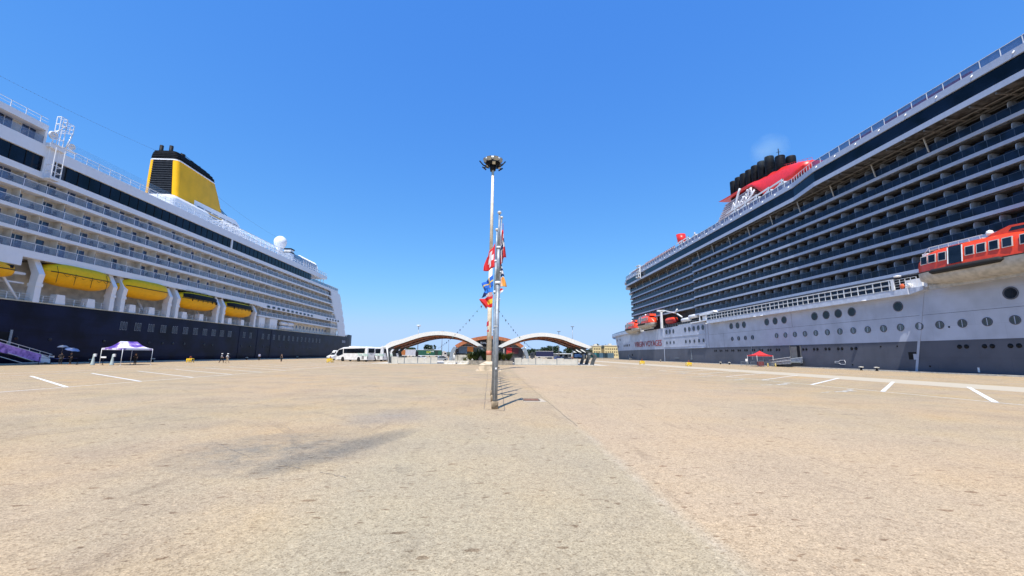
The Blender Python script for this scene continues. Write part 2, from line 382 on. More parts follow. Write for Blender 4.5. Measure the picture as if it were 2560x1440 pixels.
tag(g.build('water', wm), kind='structure')
# quay copings
for s, nm in ((-1, 'quay_edge'), (1, 'quay_edge')):
    g = MB(); y = -140
    while y < (300 if s > 0 else 230):
        L = 5.9; jz = random.uniform(-.01, .012)
        g.box(s*66.12, s*66.75, y, y+L, -.5, .17+jz); y += 6.0
    tag(g.build(nm, CONCL), kind='structure')
# painted markings and other sheets on the apron
def strip(g, a, b, wd, z):
    a = Vector((*a, z)); b = Vector((*b, z)); d = (b-a).normalized(); p = Vector((-d.y, d.x, 0))*wd/2
    g.add([a-p, b-p, b+p, a+p], [(0, 1, 2, 3)])
def worn(name, c, amount, sc=3.0):
    m = bpy.data.materials.new(name); m.use_nodes = True; t = m.node_tree; n = t.nodes; l = t.links
    b = n['Principled BSDF']; b.inputs['Base Color'].default_value = (*c, 1); b.inputs['Roughness'].default_value = .8
    g_ = n.new('ShaderNodeNewGeometry'); z = n.new('ShaderNodeTexNoise'); z.inputs['Scale'].default_value = sc; z.inputs['Detail'].default_value = 8; z.inputs['Roughness'].default_value = .7
    l.new(g_.outputs['Position'], z.inputs['Vector']); r = n.new('ShaderNodeValToRGB'); r.color_ramp.elements[0].position = amount-.1; r.color_ramp.elements[1].position = amount+.06
    l.new(z.outputs['Fac'], r.inputs['Fac']); l.new(r.outputs[0], b.inputs['Alpha']); return m
LINE = worn('worn_white_line', (.72, .72, .68), .40); GHOST = worn('faded_line', (.60, .57, .50), .52); BAND = worn('pale_concrete_band', (.49, .42, .31), .27, .8)
g = MB(); strip(g, (-24.3, -5), (-24.3, 150), .11, .006); strip(g, (25.0, -5), (25.0, 86), .11, .006); strip(g, (25.0, 86), (21.5, 100), .13, .006)
for k in range(15):
    strip(g, (-24.36, 20.0+k*4.95), (-36.9, 29.9+k*4.95), .20 if k < 3 else .15, .007)
for k in range(14):
    strip(g, (25.06, 20.0+k*6.0), (36.6, 30.8+k*6), .24 if k < 3 else .16, .011)
strip(g, (-38.5, 20), (-38.5, 120), .10, .006); strip(g, (-42.5, 20), (-42.5, 60), .10, .006)
tag(g.build('road_marking', LINE), kind='structure')
g = MB(); g.add([(35.0, -60, .004), (41.2, -60, .004), (41.2, 200, .004), (35.0, 200, .004)], [(0, 1, 2, 3)])
tag(g.build('concrete_band', BAND), kind='structure')
g = MB(); strip(g, (47.3, -60), (47.3, 240), .28, .005); strip(g, (52.0, -60), (52.0, 240), .14, .005)
for k in range(9):
    y0 = 24+k*6
    strip(g, (22.0, y0+1.5), (24.4, y0+3.6), .35, .006); strip(g, (20.2, y0+1.0), (23.6, y0+2.4), .3, .005)
strip(g, (-50, 20), (-50, 200), .2, .005); strip(g, (10, 40), (16, 40.8), .25, .005); strip(g, (8, 52), (13, 52.8), .25, .005)
tag(g.build('faded_marking', GHOST), kind='structure')
# dark joints in the paving and the concrete strip round the flagpole row
JT = mat('joint_dark', (.15, .125, .10), .9)
g = MB()
def wob(a, b, wd, z, n=24):
    p = Vector(a)
    for i in range(n):
        q = Vector(a).lerp(Vector(b), (i+1)/n)+Vector((random.uniform(-.02, .02), random.uniform(-.02, .02)))
        strip(g, p, q, wd*random.uniform(.6, 1.2), z); p = q
wob((-.36, 16.35), (-.75, 50), .025, .008, 40); wob((-.36, 16.35), (.42, 16.0), .035, .008, 6); wob((.42, 16.0), (.62, 50), .03, .008, 40)
wob((2.52, 12.6), (2.15, 50), .015, .008, 60); CR = MB()
def wob2(*a):
    global g
    g, k = CR, g; wob(*a); g = k
wob2((-6.29, 10.07), (-4.81, 8.83), .010, .008, 14); wob2((-3.99, 8.32), (-3.31, 7.94), .010, .008, 8); wob2((-3.06, 7.81), (-2.48, 7.48), .010, .008, 8); wob2((-6.16, 12.78), (-5.34, 11.65), .009, .008, 8)
tag(g.build('pavement_joint', JT), kind='structure'); tag(CR.build('pavement_crack', mat('crack_grey', (.24, .21, .18), .9, var=.3, scale=12)), kind='structure')
g = MB(); g.add([(1.38, 18.95, .005), (2.42, 18.95, .005), (2.3, 20.35, .005), (1.3, 20.35, .005)], [(0, 1, 2, 3)])
tag(g.build('drain_surround', mat('drain_concrete', (.50, .42, .31), .85, var=.12, scale=4)), kind='structure')
t = thing('manhole_cover', 'rusty rectangular metal drain cover in its pale concrete surround near the flagpoles', 'manhole cover', (1.75, 19.7, 0))
RUST = mat('rusty_iron', (.22, .10, .055), .8, var=.3, scale=8)
g = MB(); g.box(1.42, 2.1, 19.3, 20.1, .004, .022); g.build('cover', RUST, t)
g = MB()
for a in ((1.37, 1.42, 19.25, 20.15), (2.1, 2.15, 19.25, 20.15), (1.42, 2.1, 19.25, 19.3), (1.42, 2.1, 20.1, 20.15)): g.box(*a, .003, .03)
g.build('frame', JT, t)

# faint rubber marks left by turning lorries
TYRE = bpy.data.materials.new('tyre_rubber'); TYRE.use_nodes = True; n_t = TYRE.node_tree; tb_ = n_t.nodes['Principled BSDF']; tb_.inputs['Base Color'].default_value = (.17, .15, .13, 1); tb_.inputs['Roughness'].default_value = .85
tg = n_t.nodes.new('ShaderNodeNewGeometry'); tz = n_t.nodes.new('ShaderNodeTexNoise'); tz.inputs['Scale'].default_value = 1.4; tz.inputs['Detail'].default_value = 8; tr_ = n_t.nodes.new('ShaderNodeValToRGB')
tr_.color_ramp.elements[0].position = .45; tr_.color_ramp.elements[1].position = .72; tr_.color_ramp.elements[0].color = (0, 0, 0, 1); tr_.color_ramp.elements[1].color = (.16, .16, .16, 1)
n_t.links.new(tg.outputs['Position'], tz.inputs['Vector']); n_t.links.new(tz.outputs['Fac'], tr_.inputs['Fac']); n_t.links.new(tr_.outputs[0], tb_.inputs['Alpha'])
g = MB()
for cx, cy, r_, a0, a1 in ((-16, 4, 13.0, 10, 75), (-16, 4, 14.9, 12, 78), (-30, 26, 22, -40, 10), (-30, 26, 23.9, -40, 10), (20, 32, 16, 190, 250), (20, 32, 17.9, 190, 250), (-8, 30, 9, 200, 300), (-8, 30, 10.9, 205, 300)):
    n = 26; P_ = [(cx+r_*math.cos(R(a0+(a1-a0)*i/n)), cy+r_*math.sin(R(a0+(a1-a0)*i/n))) for i in range(n+1)]
    for p, q in zip(P_, P_[1:]): strip(g, p, q, .24, .003)
tag(g.build('tyre_marking', TYRE), kind='structure')

# ================================================================= left ship (cream balconies, navy hull, yellow funnel)
LX = -68.2
S1 = thing('cruise_ship', 'navy-hulled cruise ship with cream balconies and a yellow and black funnel along the left quay', 'cruise ship', (-84, 100, 0))
def sheer(y): return 8.95 if y < 120 else 8.95+.5*((y-120)/75)**1.5
# hull: lofted sections from forward of the camera to the transom
secs = []
ys = [-40, 0, 40, 60, 100, 140, 170, 185, 193, 193.2, 197, 200, 201.5]
def hsec(y, hb, top):
    q = [(-1, top), (-1, 5), (-1, 1), (-.985, -1.2), (-.93, -3), (.93, -3), (.985, -1.2), (1, 1), (1, 5), (1, top)]
    return [(-84+a*hb, y, z) for a, z in q]
for y in ys:
    hb = 15.8 if y < 196 else 15.8-(y-196)*.16
    top = sheer(y) if y <= 193 else 10.45
    secs.append(hsec(y, hb, top))
g = MB(); g.loft(secs, closed=False, smooth=False); g.add([p for p in secs[-1]], [list(range(10))]); g.add(secs[0], [list(range(10))[::-1]])
g.build('hull', NAVY, S1)
g = MB(); g.box(-99.6, -68.4, -40, 193, 8.6, 8.9); g.build('main_deck', CREAM, S1)
g = MB()
for a, b in zip(range(-40, 190, 10), range(-30, 200, 10)):
    b = min(b, 193); g.prism([(LX-.12, sheer(a)-.02), (LX+.16, sheer(a)-.02), (LX+.16, sheer(a)+.16), (LX-.12, sheer(a)+.16)], 'y', a, b)
g.build('rubbing_strake', BUFF, S1)
# plating seams and fenders on the hull
g = MB()
for y in (112.6, 121, 128.3): g.box(LX-.02, LX+.07, y, y+.25, -1.5, 8.8)
g.box(LX-.02, LX+.03, 40, 190, 2.05, 2.12); g.build('hull_seam', NAVY, S1)
# slit windows in the hull, in groups
LSLIT = mat('slit_frame', (.20, .22, .26), .4)
def slit_group(n, w_):
    f = MB(); p = MB()
    for k in range(n):
        o = k*w_
        f.box(-.02, .05, o, o+.34, -.75, .75); p.box(.045, .065, o+.07, o+.27, -.66, .66)
    return f, p
f3, p3 = slit_group(3, .52); fm3 = f3.mesh('hull_window', LSLIT); pm3 = p3.mesh('pane', DGLASS)
f2, p2 = slit_group(2, .6); fm2 = f2.mesh('hull_window', LSLIT); pm2 = p2.mesh('pane', DGLASS)
for k in range(11):
    o = put(fm3, 'hull_window', S1, (LX, 77.4+k*3.05, 6.55)); put(pm3, 'pane', o, (LX, 77.4+k*3.05, 6.55))
for k in range(17):
    y = 114.2+k*3.05
    if k == 2: continue
    o = put(fm2, 'hull_window', S1, (LX, y, 6.6)); put(pm2, 'pane', o, (LX, y, 6.6))
g = MB()
g.lathe([(.26, 0), (.26, .05), (.20, .05), (0.001, .04)], (0, 0, 0), 14, 'x'); pmesh = g.mesh('porthole', DGLASS)
for y in (58, 61.5, 66, 74.8, 84.2, 87.5, 90.3, 93.5, 99.7, 102.5, 114, 118, 121, 124.5, 127.5, 134, 138, 150, 153, 156): put(pmesh, 'porthole', S1, (LX+.01, y, 3.65))
g = MB(); g.box(LX-2.0, LX+.04, 55.0, 60.6, 1.9, 4.5); g.build('boarding_port', BLACK, S1)
g = MB(); g.box(LX-.05, LX+.12, 60.6, 60.9, 1.6, 4.8); g.build('boarding_port_frame', STEEL, S1)
text_mesh('SAGA', 1.55, mat('p_lettergrey', (.55, .58, .66), .5), 'lettering', S1, (LX+.05, 187.0, 6.55), (0, 1, 0), (0, 0, 1), bold=.02, sx=1.0)

DECKZ = [16.4, 19.4, 22.4, 25.4]            # tops of the balcony decks
AFT = {16.4: 177.3, 19.4: 174.2, 22.4: 171.9, 25.4: 169.0, 12.7: 180.4}
IN = LX-1.5                                 # cabin wall behind the balconies
# superstructure core
g = MB(); g.box(-98.2, IN, 15, 176, 15.4, 27.6); g.build('cabin_wall', CREAM, S1)
g = MB(); g.box(-98.0, LX-4.0, 15, 120.5, 8.9, 15.4); g.box(-98.0, LX-1.9, 120.5, 183, 8.9, 12.3); g.box(-98, IN, 120.5, 179.5, 12.3, 15.4)
g.build('lower_deck_wall', CREAM, S1)
# decks: each slab with its white fascia
for i, z in enumerate(DECKZ):
    th = 1.05 if i == 0 else .50
    g = MB(); g.box(LX-2.2, LX, 15, AFT[z]+2.5, z-th, z)
    if i == 0: g.box(LX-.3, LX+.02, 15, 60.3, z-2.4, z-th)
    g.build('balcony_deck', WHITE, S1)
g = MB(); g.box(LX-2.2, LX, 120.5, 186, 12.28, 12.72); g.build('balcony_deck', WHITE, S1)
g = MB()
g.prism([(15, 15.36), (15, 14.3), (58.6, 14.1), (60.5, 15.36)], 'x', LX-1, LX-.9); g.build('recess_arch', WHITE, S1)
# white band above the lifeboats aft, pierced by oval windows
g = MB(); g.prism([(118.5, 15.3), (122.5, 14.95), (181.5, 14.95), (180.2, 16.0), (178.5, 16.36), (117.5, 16.36)], 'x', LX-.3, LX+.05); g.build('side_plating', WHITE, S1)
ov = MB(); ov.add([(.06, .86*math.cos(a), .33*math.sin(a)) for a in [2*math.pi*k/16 for k in range(16)]], [list(range(16))])
ovf = MB(); ovf.lathe([(.72, 0), (.72, .05), (.6, .055)], (0, 0, 0), 16, 'x')
ovf.v = [(x, y*1.5, z*.6) for x, y, z in ovf.v]
om, ofm = ov.mesh('pane', DGLASS), ovf.mesh('oval_window', TRIM)
for y in [125.1+2.95*k for k in range(11)]+[168.9+2.9*k for k in range(5)]:
    o = put(ofm, 'oval_window', S1, (LX+.04, y, 15.55 if y < 160 else 15.62)); put(om, 'pane', o, (LX+.045, y, 15.55 if y < 160 else 15.62))
# balcony glass rails: posts, top rail, glass
ROWS = [(z, 15, AFT[z]) for z in DECKZ]+[(12.72, 120.8, 180.6)]
for z, a, b in ROWS:
    g = MB(); g.box(LX-.10, LX-.04, a, b, z+1.10, z+1.16)
    y = a+.9
    while y < b: g.box(LX-.09, LX-.05, y, y+.07, z, z+1.1); y += 3.05
    r_ = g.build('balcony_rail', WHITE2, S1)
    g = MB(); g.box(LX-.075, LX-.06, a, b, z+.06, z+1.10); g.build('rail_glass', RGLASS, r_)
# partitions, doors and windows: the nearest hundred of each are parts of their own
pt = MB(); pt.box(-1.5, -.30, -.03, .03, 0, 2.48)
dr = MB(); dr.box(0, .05, 0, 1.05, 0, 2.2)
drw = MB(); drw.box(0, .05, 0, 1.9, .0, 2.25)
dfr = MB(); dfr.box(0, .07, -.06, 0, 0, 2.2); dfr.box(0, .07, .93, .99, 0, 2.2); dfr.box(0, .07, 1.9, 1.96, 0, 2.2); dfr.box(0, .07, 0, 1.9, 2.15, 2.21)
tb = MB()
ptm = pt.mesh('partition', CREAM); drm = dr.mesh('balcony_door', BGLASS); dwm = drw.mesh('balcony_door', BGLASS); dfm = dfr.mesh('door_frame', WHITE2)
cells = []
for z, a, b in ROWS:
    k = 0; y = a+.95
    while y < b-2:
        cells.append((y, z, k)); y += 3.05; k += 1
cells = [c_ for c_ in cells if c_[0] > 44]
cells.sort(); LCELLS = cells
ps, dst, dfs = MB(), MB(), MB()
rnd = random.Random(3)
def addto(dst_, src, loc): dst_.add([(x+loc[0], y+loc[1], z+loc[2]) for x, y, z in src.v], src.f)
for i, (y, z, k) in enumerate(cells):
    wide = (k*7+int(z)*3) % 5 < 3
    dy = .25 if k % 2 == 0 else 1.2
    if i < 100:
        put(ptm, 'partition', S1, (LX, y, z)); o = put(dwm if wide else drm, 'balcony_door', S1, (IN, y+(.5 if wide else dy), z))
        if wide: put(dfm, 'door_frame', o, (IN, y+.5, z))
    else:
        addto(ps, pt, (LX, y, z)); addto(dst, drw if wide else dr, (IN, y+(.5 if wide else dy), z))
        if wide: addto(dfs, dfr, (IN, y+.5, z))
tag(ps.build('partition', CREAM, S1), kind='stuff'); o = tag(dst.build('balcony_door', BGLASS, S1), kind='stuff')
tag(dfs.build('door_frame', WHITE2, o), kind='stuff')
# soffit ribs and lamps that break up the ceilings
ribs = []
for z in DECKZ[1:]+[27.55]:
    y = 45.6
    while y < 168: 
        zz = z-.50 if z < 27 else 27.5
        ribs.append((y, zz)); y += 3.05
ribs.sort()
each('ceiling_rib', CREAM, S1, [(lambda g, y=y, zz=zz: g.box(LX-1.5, LX-.15, y+1.0, y+1.12, zz-.10, zz)) for y, zz in ribs])
each('ceiling_lamp', WHITE2, S1, [(lambda g, y=y, zz=zz: g.lathe([(.09, 0), (.06, -.06)], (LX-.9, y+2.2, zz), 8)) for y, zz in ribs[:90]])
# glazed lounge deck
g = MB(); g.box(LX-2.5, LX, 15, 178, 27.45, 28.35); g.build('lounge_deck_fascia', WHITE, S1)
g = MB(); g.box(-97, LX-.35, 15, 152, 28.35, 30.8); g.build('lounge_interior', mat('lounge_dark', (.04, .045, .055), .5), S1)
pan = MB(); pan.box(0, .05, .04, 1.86, 0, 2.3); panm = pan.mesh('lounge_window', NGLASS)
mul = MB(); mul.box(-.02, .09, -.04, .04, 0, 2.3); 
y = 45.0; k = 0; mull = []
while y < 151:
    if not (60.4 < y < 62.2) and not (104.4 < y < 105.6):
        put(panm, 'lounge_window', S1, (LX-.32, y, 28.4))
    mull.append(y); y += 1.9; k += 1
each('window_mullion', BLACK, S1, [(lambda g, y=y: addto(g, mul, (LX-.3, y, 28.4))) for y in mull])
each('window_pier', WHITE, S1, [lambda g: g.box(LX-.33, LX-.02, 105.0, 105.5, 28.35, 30.75), lambda g: g.box(LX-.4, LX-.02, 60.5, 61.9, 28.35, 30.75)])
g = MB(); g.box(-97.5, LX, 62, 162, 30.75, 32.45); g.box(-97.5, LX, 15, 62, 30.75, 32.6); g.prism([(162, 31.1), (165.5, 31.3), (165.5, 32.45), (162, 32.45)], 'x', -97.5, LX); g.build('sun_deck_fascia', WHITE, S1)
# open terrace under the aft end of the sun deck
g = MB()
for y in (152.6, 155, 157.5, 160, 162.5): g.box(LX-.3, LX-.15, y, y+.14, 28.35, 30.8)
g.box(LX-.2, LX-.16, 152, 178, 29.35, 29.42); g.build('terrace_post', WHITE2, S1)
g = MB(); g.box(LX-.19, LX-.17, 152, 178, 28.4, 29.35); g.build('terrace_glass', CGLASS, S1)
# forward accommodation block above (balconies, roof, rails)
g = MB(); g.box(-97, IN, 15, 59.9, 32.6, 34.8); g.build('upper_cabin_wall', CREAM, S1)
g = MB(); g.box(-97.5, LX, 15, 60.2, 34.75, 35.65); g.box(LX-2.3, LX-.02, 59.9, 60.2, 32.6, 34.75); g.build('upper_roof', WHITE, S1)
g = MB(); g.box(LX-.08, LX-.065, 15, 59.9, 32.65, 33.75); g.build('rail_glass', RGLASS, S1)
for y in (46, 50.5, 55, 58.1):
    o = put(dwm, 'balcony_door', S1, (IN, y, 32.6)); put(dfm, 'door_frame', o, (IN, y, 32.6))
def rail(a, b, z, h, name, parent, x=LX-.08, step=1.9, bars=2, m=RAILW, glass=None, r=.035, th=.07):
    g = MB(); g.box(x-r, x+r, a, b, z+h-.05, z+h)
    for k in range(1, bars): g.box(x-r*.6, x+r*.6, a, b, z+h*k/bars-.02, z+h*k/bars+.02)
    y = a
    while y <= b+.01: g.box(x-r, x+r, y, y+th, z, z+h); y += step
    o = g.build(name, m, parent)
    if glass:
        q = MB(); q.box(x-.012, x+.012, a, b, z+.08, z+h-.08); q.build('rail_glass', glass, o)
    return o
rail(40, 60, 35.65, 1.0, 'roof_railing', S1)
rail(62.5, 165, 32.45, 1.15, 'sun_deck_railing', S1, glass=LGLASS, step=2.05)
g = MB(); g.box(LX-.09, LX-.07, 62.5, 100, 33.65, 34.7); g.build('wind_screen', mat('wind_glass', (.3, .5, .7), .05, alpha=.10), S1)
# white railings and lounger silhouettes aft
g = MB(); y = 106.0
while y < 158: g.box(LX-1.6, LX-1.5, y, y+.12, 32.45, 34.0); g.box(LX-1.6, LX-.2, y, y+.06, 33.3, 33.36); y += 2.05
g.box(LX-1.62, LX-1.5, 106, 158, 33.95, 34.06); g.build('sun_deck_frame', WHITE2, S1)
# stern fin with scalloped terraces
pts = [(176.8, 27.45), (178.6, 27.2), (179.6, 25.9)]
for z, y in ((24.5, 180.0), (22.0, 181.6), (19.3, 183.2), (16.2, 185.2), (13.2, 187.0), (10.8, 188.6)):
    pts += [(y-.1, z+1.2), (y+1.0, z+1.05), (y+.75, z-.4)]
pts += [(189.6, 9.3), (184.0, 9.3)]
inn = [(182.0, 10.4), (181.0, 12.3), (178.8, 15.4), (176.0, 18.4), (173.6, 21.4), (171.6, 24.6), (170.4, 27.45)]
g = MB()
# built as strips between the inner and outer edges so that the outline stays clean
def lerp_edge(E_, z):
    E_ = sorted(E_, key=lambda p: p[1])
    for a, b in zip(E_, E_[1:]):
        if a[1] <= z <= b[1]: return a[0]+(b[0]-a[0])*(z-a[1])/max(1e-6, b[1]-a[1])
    return E_[0][0] if z < E_[0][1] else E_[-1][0]
outer = [(189.9, 9.3), (189.2, 10.6), (188.3, 13), (186.6, 16), (184.6, 19.2), (182.8, 22.2), (181.0, 25.0), (179.2, 27.45)]
zz = 9.3
while zz < 27.4:
    z2 = min(27.45, zz+.3)
    fr = ((zz-9.3) % 3.0)/3.0
    bulge = .9*math.sin(math.pi*fr)**.5 if fr > 0 else 0
    i0 = lerp_edge(inn, zz); o0 = lerp_edge(outer, zz)+bulge
    # rounded ends of the balcony openings
    rr = abs(fr-.5)*2; i0 = i0-(2.2 if rr > .82 else .9*rr**3) 
    g.box(LX-.35, LX+.03, i0, o0, zz, z2); zz = z2
g.build('stern_fin', WHITE, S1)
g = MB()
for z, y in zip((12.72, 15.8, 18.8, 21.8, 24.8, 27.5), (187.4, 185.6, 183.8, 182.2, 180.8, 179.4)): g.box(-97, LX-.3, 176, y, z-.5, z)
g.build('stern_terrace', WHITE, S1)
g = MB(); g.box(-97, LX-.35, 174, 176.5, 9, 27); g.box(-97, LX-.4, 176, 181, 9, 18); g.build('stern_wall', CREAM, S1)
rail(182, 193, 9.45, 1.2, 'mooring_deck_railing', S1, step=1.5, bars=4)
rail(166, 178.5, 28.35, 1.1, 'terrace_railing', S1, step=2, bars=3)
# promenade windows aft of the boats, lockers and life-raft canisters
pw = MB(); pw.box(0, .05, 0, .8, -.55, .55); pwm = pw.mesh('promenade_window', BGLASS)
for k in range(12): put(pwm, 'promenade_window', S1, (LX-1.9, 144.5+k*2.75, 10.9))
each('deck_locker', WHITE2, S1, [lambda g: g.box(LX-1.7, LX-.3, 121.6, 124.6, 9.1, 12.2), lambda g: g.box(LX-1.7, LX-.2, 127.2, 131.4, 9.1, 12.2)])
each('liferaft_canister', WHITE2, S1, [(lambda g, a=a, b=b, c=c: g.lathe([(.35, 0), (.62, .25), (.62, b-a-.25), (.35, b-a)], (LX-.8, a, c), 12, 'y')) for a, b, c in ((134.2, 138.2, 11.3), (138.8, 142.6, 11.3), (134.4, 142.6, 9.9))])
rail(120.5, 182, 9.1, 1.15, 'promenade_railing', S1, step=1.55, bars=3)
rail(44, 120, 9.05, 1.1, 'promenade_railing', S1, step=1.55, bars=3, x=LX-.25)
# davits: pairs of cranked white arms
def davit(y):
    g = MB(); x = LX-.25
    prof = [(x-.75, 9.0), (x+.45, 9.0), (x+.42, 11.7), (x+.62, 13.2), (x-.55, 15.35), (x-1.5, 15.35), (x-.55, 13.25), (x-.62, 11.7)]
    g.prism(prof, 'y', y-.42, y+.42)
    g.prism([(x-.72, 11.35), (x+.52, 11.35), (x+.52, 11.8), (x-.72, 11.8)], 'y', y-.5, y+.5)
    g.box(x-1.2, x-.6, y-.3, y+.3, 14.7, 15.38)
    return g.build('davit', WHITE2, S1)
for y in (62.9, 74.9, 77.0, 87.7, 89.9, 102.8, 105.0, 118.6): davit(y)
each('boat_cradle', WHITE2, S1, [(lambda g, y=y: g.tube([(LX-.3, y, 9.1), (LX-1.6, y-2.4, 14.0)], .16, 6)) for y in (58.6, 61.0)]+[(lambda g, y=y: g.tube([(LX-1.8, y, 9.1), (LX-2.6, y-1.4, 12.2)], .22, 6)) for y in (84.5, 100.5, 116.2)])
g = MB()
g.box(LX-2.8, LX-1.2, 59.9, 62.2, 12.9, 13.25); g.box(LX-2.6, LX-1.2, 59.9, 62.2, 11.6, 11.8); g.build('cross_beam', WHITE2, S1)
g = MB(); y = 62.5
while y < 119: g.lathe([(.22, 0), (.22, -.12), (.1, -.3)], (LX-2.6, y, 15.36), 8); g.box(LX-3.6, LX-.4, y+1, y+1.14, 15.12, 15.37); y += 2.4
g.box(LX-2.2, LX-2.05, 62, 119, 15.05, 15.3); g.build('recess_pipework', mat('p_pipe', (.13, .12, .11), .7), S1)
lk = MB(); lk.prism([(-.15, 0), (1.35, 0), (1.15, 1.55), (-.05, 1.55)], 'x', -.7, .32); lkm = lk.mesh('escape_chute_box', WHITE2)
for y in (66.0, 70.9, 78.9, 83.3, 92.0, 97.2, 107.6, 113.0): put(lkm, 'escape_chute_box', S1, (LX-.4, y, 9.05))

# funnel and casing
f = thing_f = None
g = MB()
def rrect(x0, x1, y0, y1, r, z, n=4):
    o = []
    for cx, cy, a0 in ((x1-r, y0+r, -90), (x1-r, y1-r, 0), (x0+r, y1-r, 90), (x0+r, y0+r, 180)):
        for k in range(n+1):
            a = R(a0+90*k/n); o.append((cx+r*math.cos(a), cy+r*math.sin(a), z))
    return o
# yellow shell: two cheeks joined aft, open louvred front
def funnel_sec(z):
    t_ = (z-38.5)/11.0
    return -85.8+t_*.25, -77.7-t_*1.0, 97.6-t_*.2, 115.6-t_*4.4
zs = [38.6, 41, 43.5, 45.5, 47.2, 48.5]
secs = []
for z in zs:
    x0, x1, y0, y1 = funnel_sec(z)
    # top edge slopes down aft
    q = rrect(x0, x1, y0, y1, .9, z)
    q = [(x, y, z-(y-y0)*.03*max(0, min(1, (z-45)/3))) for x, y, z in q]; secs.append(q)
g.loft(secs, closed=True, smooth=True)
o_f = g.build('funnel', YEL, S1)
g = MB()   # recessed louvre panel in the front face
for k in range(16):
    z = 39.2+k*.57; x0, x1, y0, y1 = funnel_sec(z); g.box(x0+1.1, x1-1.25, y0-.16, y0+.3, z, z+.10)
g.build('louvre_slat', mat('p_slatdark', (.045, .048, .055), .5), o_f)
g = MB()
x0, x1, y0, y1 = funnel_sec(39); X0, X1, Y0, Y1 = funnel_sec(48.4)
g.add([(x0+1.2, y0-.04, 38.9), (x1-1.2, y0-.04, 38.9), (X1-1.2, Y0-.04, 48.4), (X0+1.2, Y0-.04, 48.4)], [(0, 1, 2, 3)]); g.add([(x0+1.2, y0-.02, 38.9), (x1-1.2, y0-.02, 38.9), (X1-1.2, Y0-.02, 48.4), (X0+1.2, Y0-.02, 48.4)], [(3, 2, 1, 0)])
g.build('louvre_panel', BLACK, o_f)
g = MB(); x0, x1, y0, y1 = funnel_sec(48.5)
def slope(q, d=0): return [(x, y, z-(y-y0)*(.03+d)) for x, y, z in q]
g.loft([slope(rrect(x0-.12, x1+.12, y0-.12, y1+.12, 1.3, z)) for z in (48.42, 48.68)], closed=True, cap=True, smooth=False); g.build('funnel_trim', WHITE2, o_f)
g = MB()
for k in range(5):
    z = 48.8+k*.52
    g.loft([slope(rrect(x0-.02*k, x1-.10*k*k*.8, y0-.05+.04*k*k, y1-.05-.12*k*k, 1.1, zz_)) for zz_ in (z, z+.30)], closed=True, cap=True, smooth=False)
g.loft([slope(rrect(x0+.3, x1-1.1, y0+.6, y1-2, 1.0, zz_)) for zz_ in (48.5, 51.0)], closed=True, cap=True, smooth=False)
g.build('funnel_top', BLACK, o_f)
g = MB()
for x, y, zt, r in ((-84.2, 98.9, 52.9, .42), (-81.9, 99.0, 52.9, .42), (-81.0, 101.6, 52.0, .6), (-81.0, 104.6, 51.6, .55), (-81, 107.2, 51.4, .6), (-81.2, 109.0, 51.1, .45), (-82.4, 110, 50.8, .4)):
    g.lathe([(r, 49.5), (r, zt), (r*.8, zt), (r*.8, zt-.5), (.001, zt-.5)], (x, y, 0), 12)
g.tube([(-80.6, 100.5, 51.9), (-80.6, 110, 51.1)], .06, 5); g.build('exhaust_pipe', BLACK, o_f)
g = MB()
for k in range(4): g.tube([(-78.0, 113.5+k*.35, 41.8-k*.45), (-78.05, 115.2+k*.2, 41.2-k*.5), (-78.2, 116.8, 40.9-k*.45)], .08, 5)
g.build('funnel_crest', BLACK, o_f)
g = MB(); g.loft([rrect(-88, -76.2, 94.8, 108, 1.2, z) for z in (32.4, 38.0)]+[rrect(-87, -77.2, 95.6, 108, 1.2, 38.9)], closed=True, cap=True, smooth=False); g.build('funnel_base', WHITE2, S1)
g = MB(); g.prism([(103.4, 32.5), (122.4, 32.5), (122.3, 39.5), (120.0, 40.7), (103.4, 40.5)], 'x', -88, -77.75); g.prism([(122.4, 32.5), (128, 32.5), (127.6, 37.2), (125.5, 38.2), (122.4, 38.6)], 'x', -88, -78.1); c_ = g.build('machinery_casing', WHITE2, S1)
g = MB()
for k in range(6):
    for j in range(3): g.box(-77.76, -77.70, 104.6+k*2.9, 106.9+k*2.9, 36.9+j*1.15, 37.1+j*1.15)
g.build('vent_slot', mat('p_slot', (.20, .19, .17), .7), c_)
g = MB()
for k in range(22): g.box(-77.5, -71.5, 106+k*1.3, 106.12+k*1.3, 35.95, 36.05)
g.box(-71.7, -71.5, 105.5, 134.5, 35.9, 36.1)
for k in range(12): g.box(-71.7, -71.55, 106+k*2.5, 106.15+k*2.5, 32.4, 36)
g.build('pergola', WHITE2, S1)
# satellite dome, small house with black bands, aft arches
g = MB(); cz = 40.4
g.lathe([(1.25, -2.3), (1.35, -2.1), (1.95, -.9), (2.1, 0), (1.95, .78), (1.5, 1.45), (.8, 1.95), (.001, 2.1)], (-76, 142.6, cz), 20); g.build('satellite_dome', WHITE, S1)
g = MB(); g.lathe([(1.3, 36.9), (.9, 37.6), (1.3, 38.2)], (-76, 142.6, 0), 12); g.lathe([(.55, 32.4), (.55, 37.0)], (-76, 142.6, 0), 12); g.build('dome_pedestal', WHITE2, S1)
g = MB(); g.box(-77, -73.6, 145, 149, 32.4, 37.2); g.box(-76.4, -74, 146.2, 148.6, 37.2, 38.9); o = g.build('vent_house', WHITE2, S1)
g = MB(); g.box(-76.6, -73.8, 146, 148.8, 38.7, 39.1); g.box(-76.6, -73.8, 146, 148.8, 37.5, 37.8); g.build('black_band', BLACK, o)
g = MB()
for k in range(7):
    y = 147.5+k*1.9; pts = [(LX-1.2-2.6*(1-math.cos(R(a)))/1.0*.9, y, 32.4+4.4*math.sin(R(a))**.8 if a > 0 else 32.4) for a in range(0, 91, 15)]
    g.tube(pts, .16, 6)
for k in range(3): g.tube([(LX-1.4-k*.8, 140, 33.5+k*.9), (LX-1.4-k*.8, 158.8, 33.5+k*.9)], .06, 5)
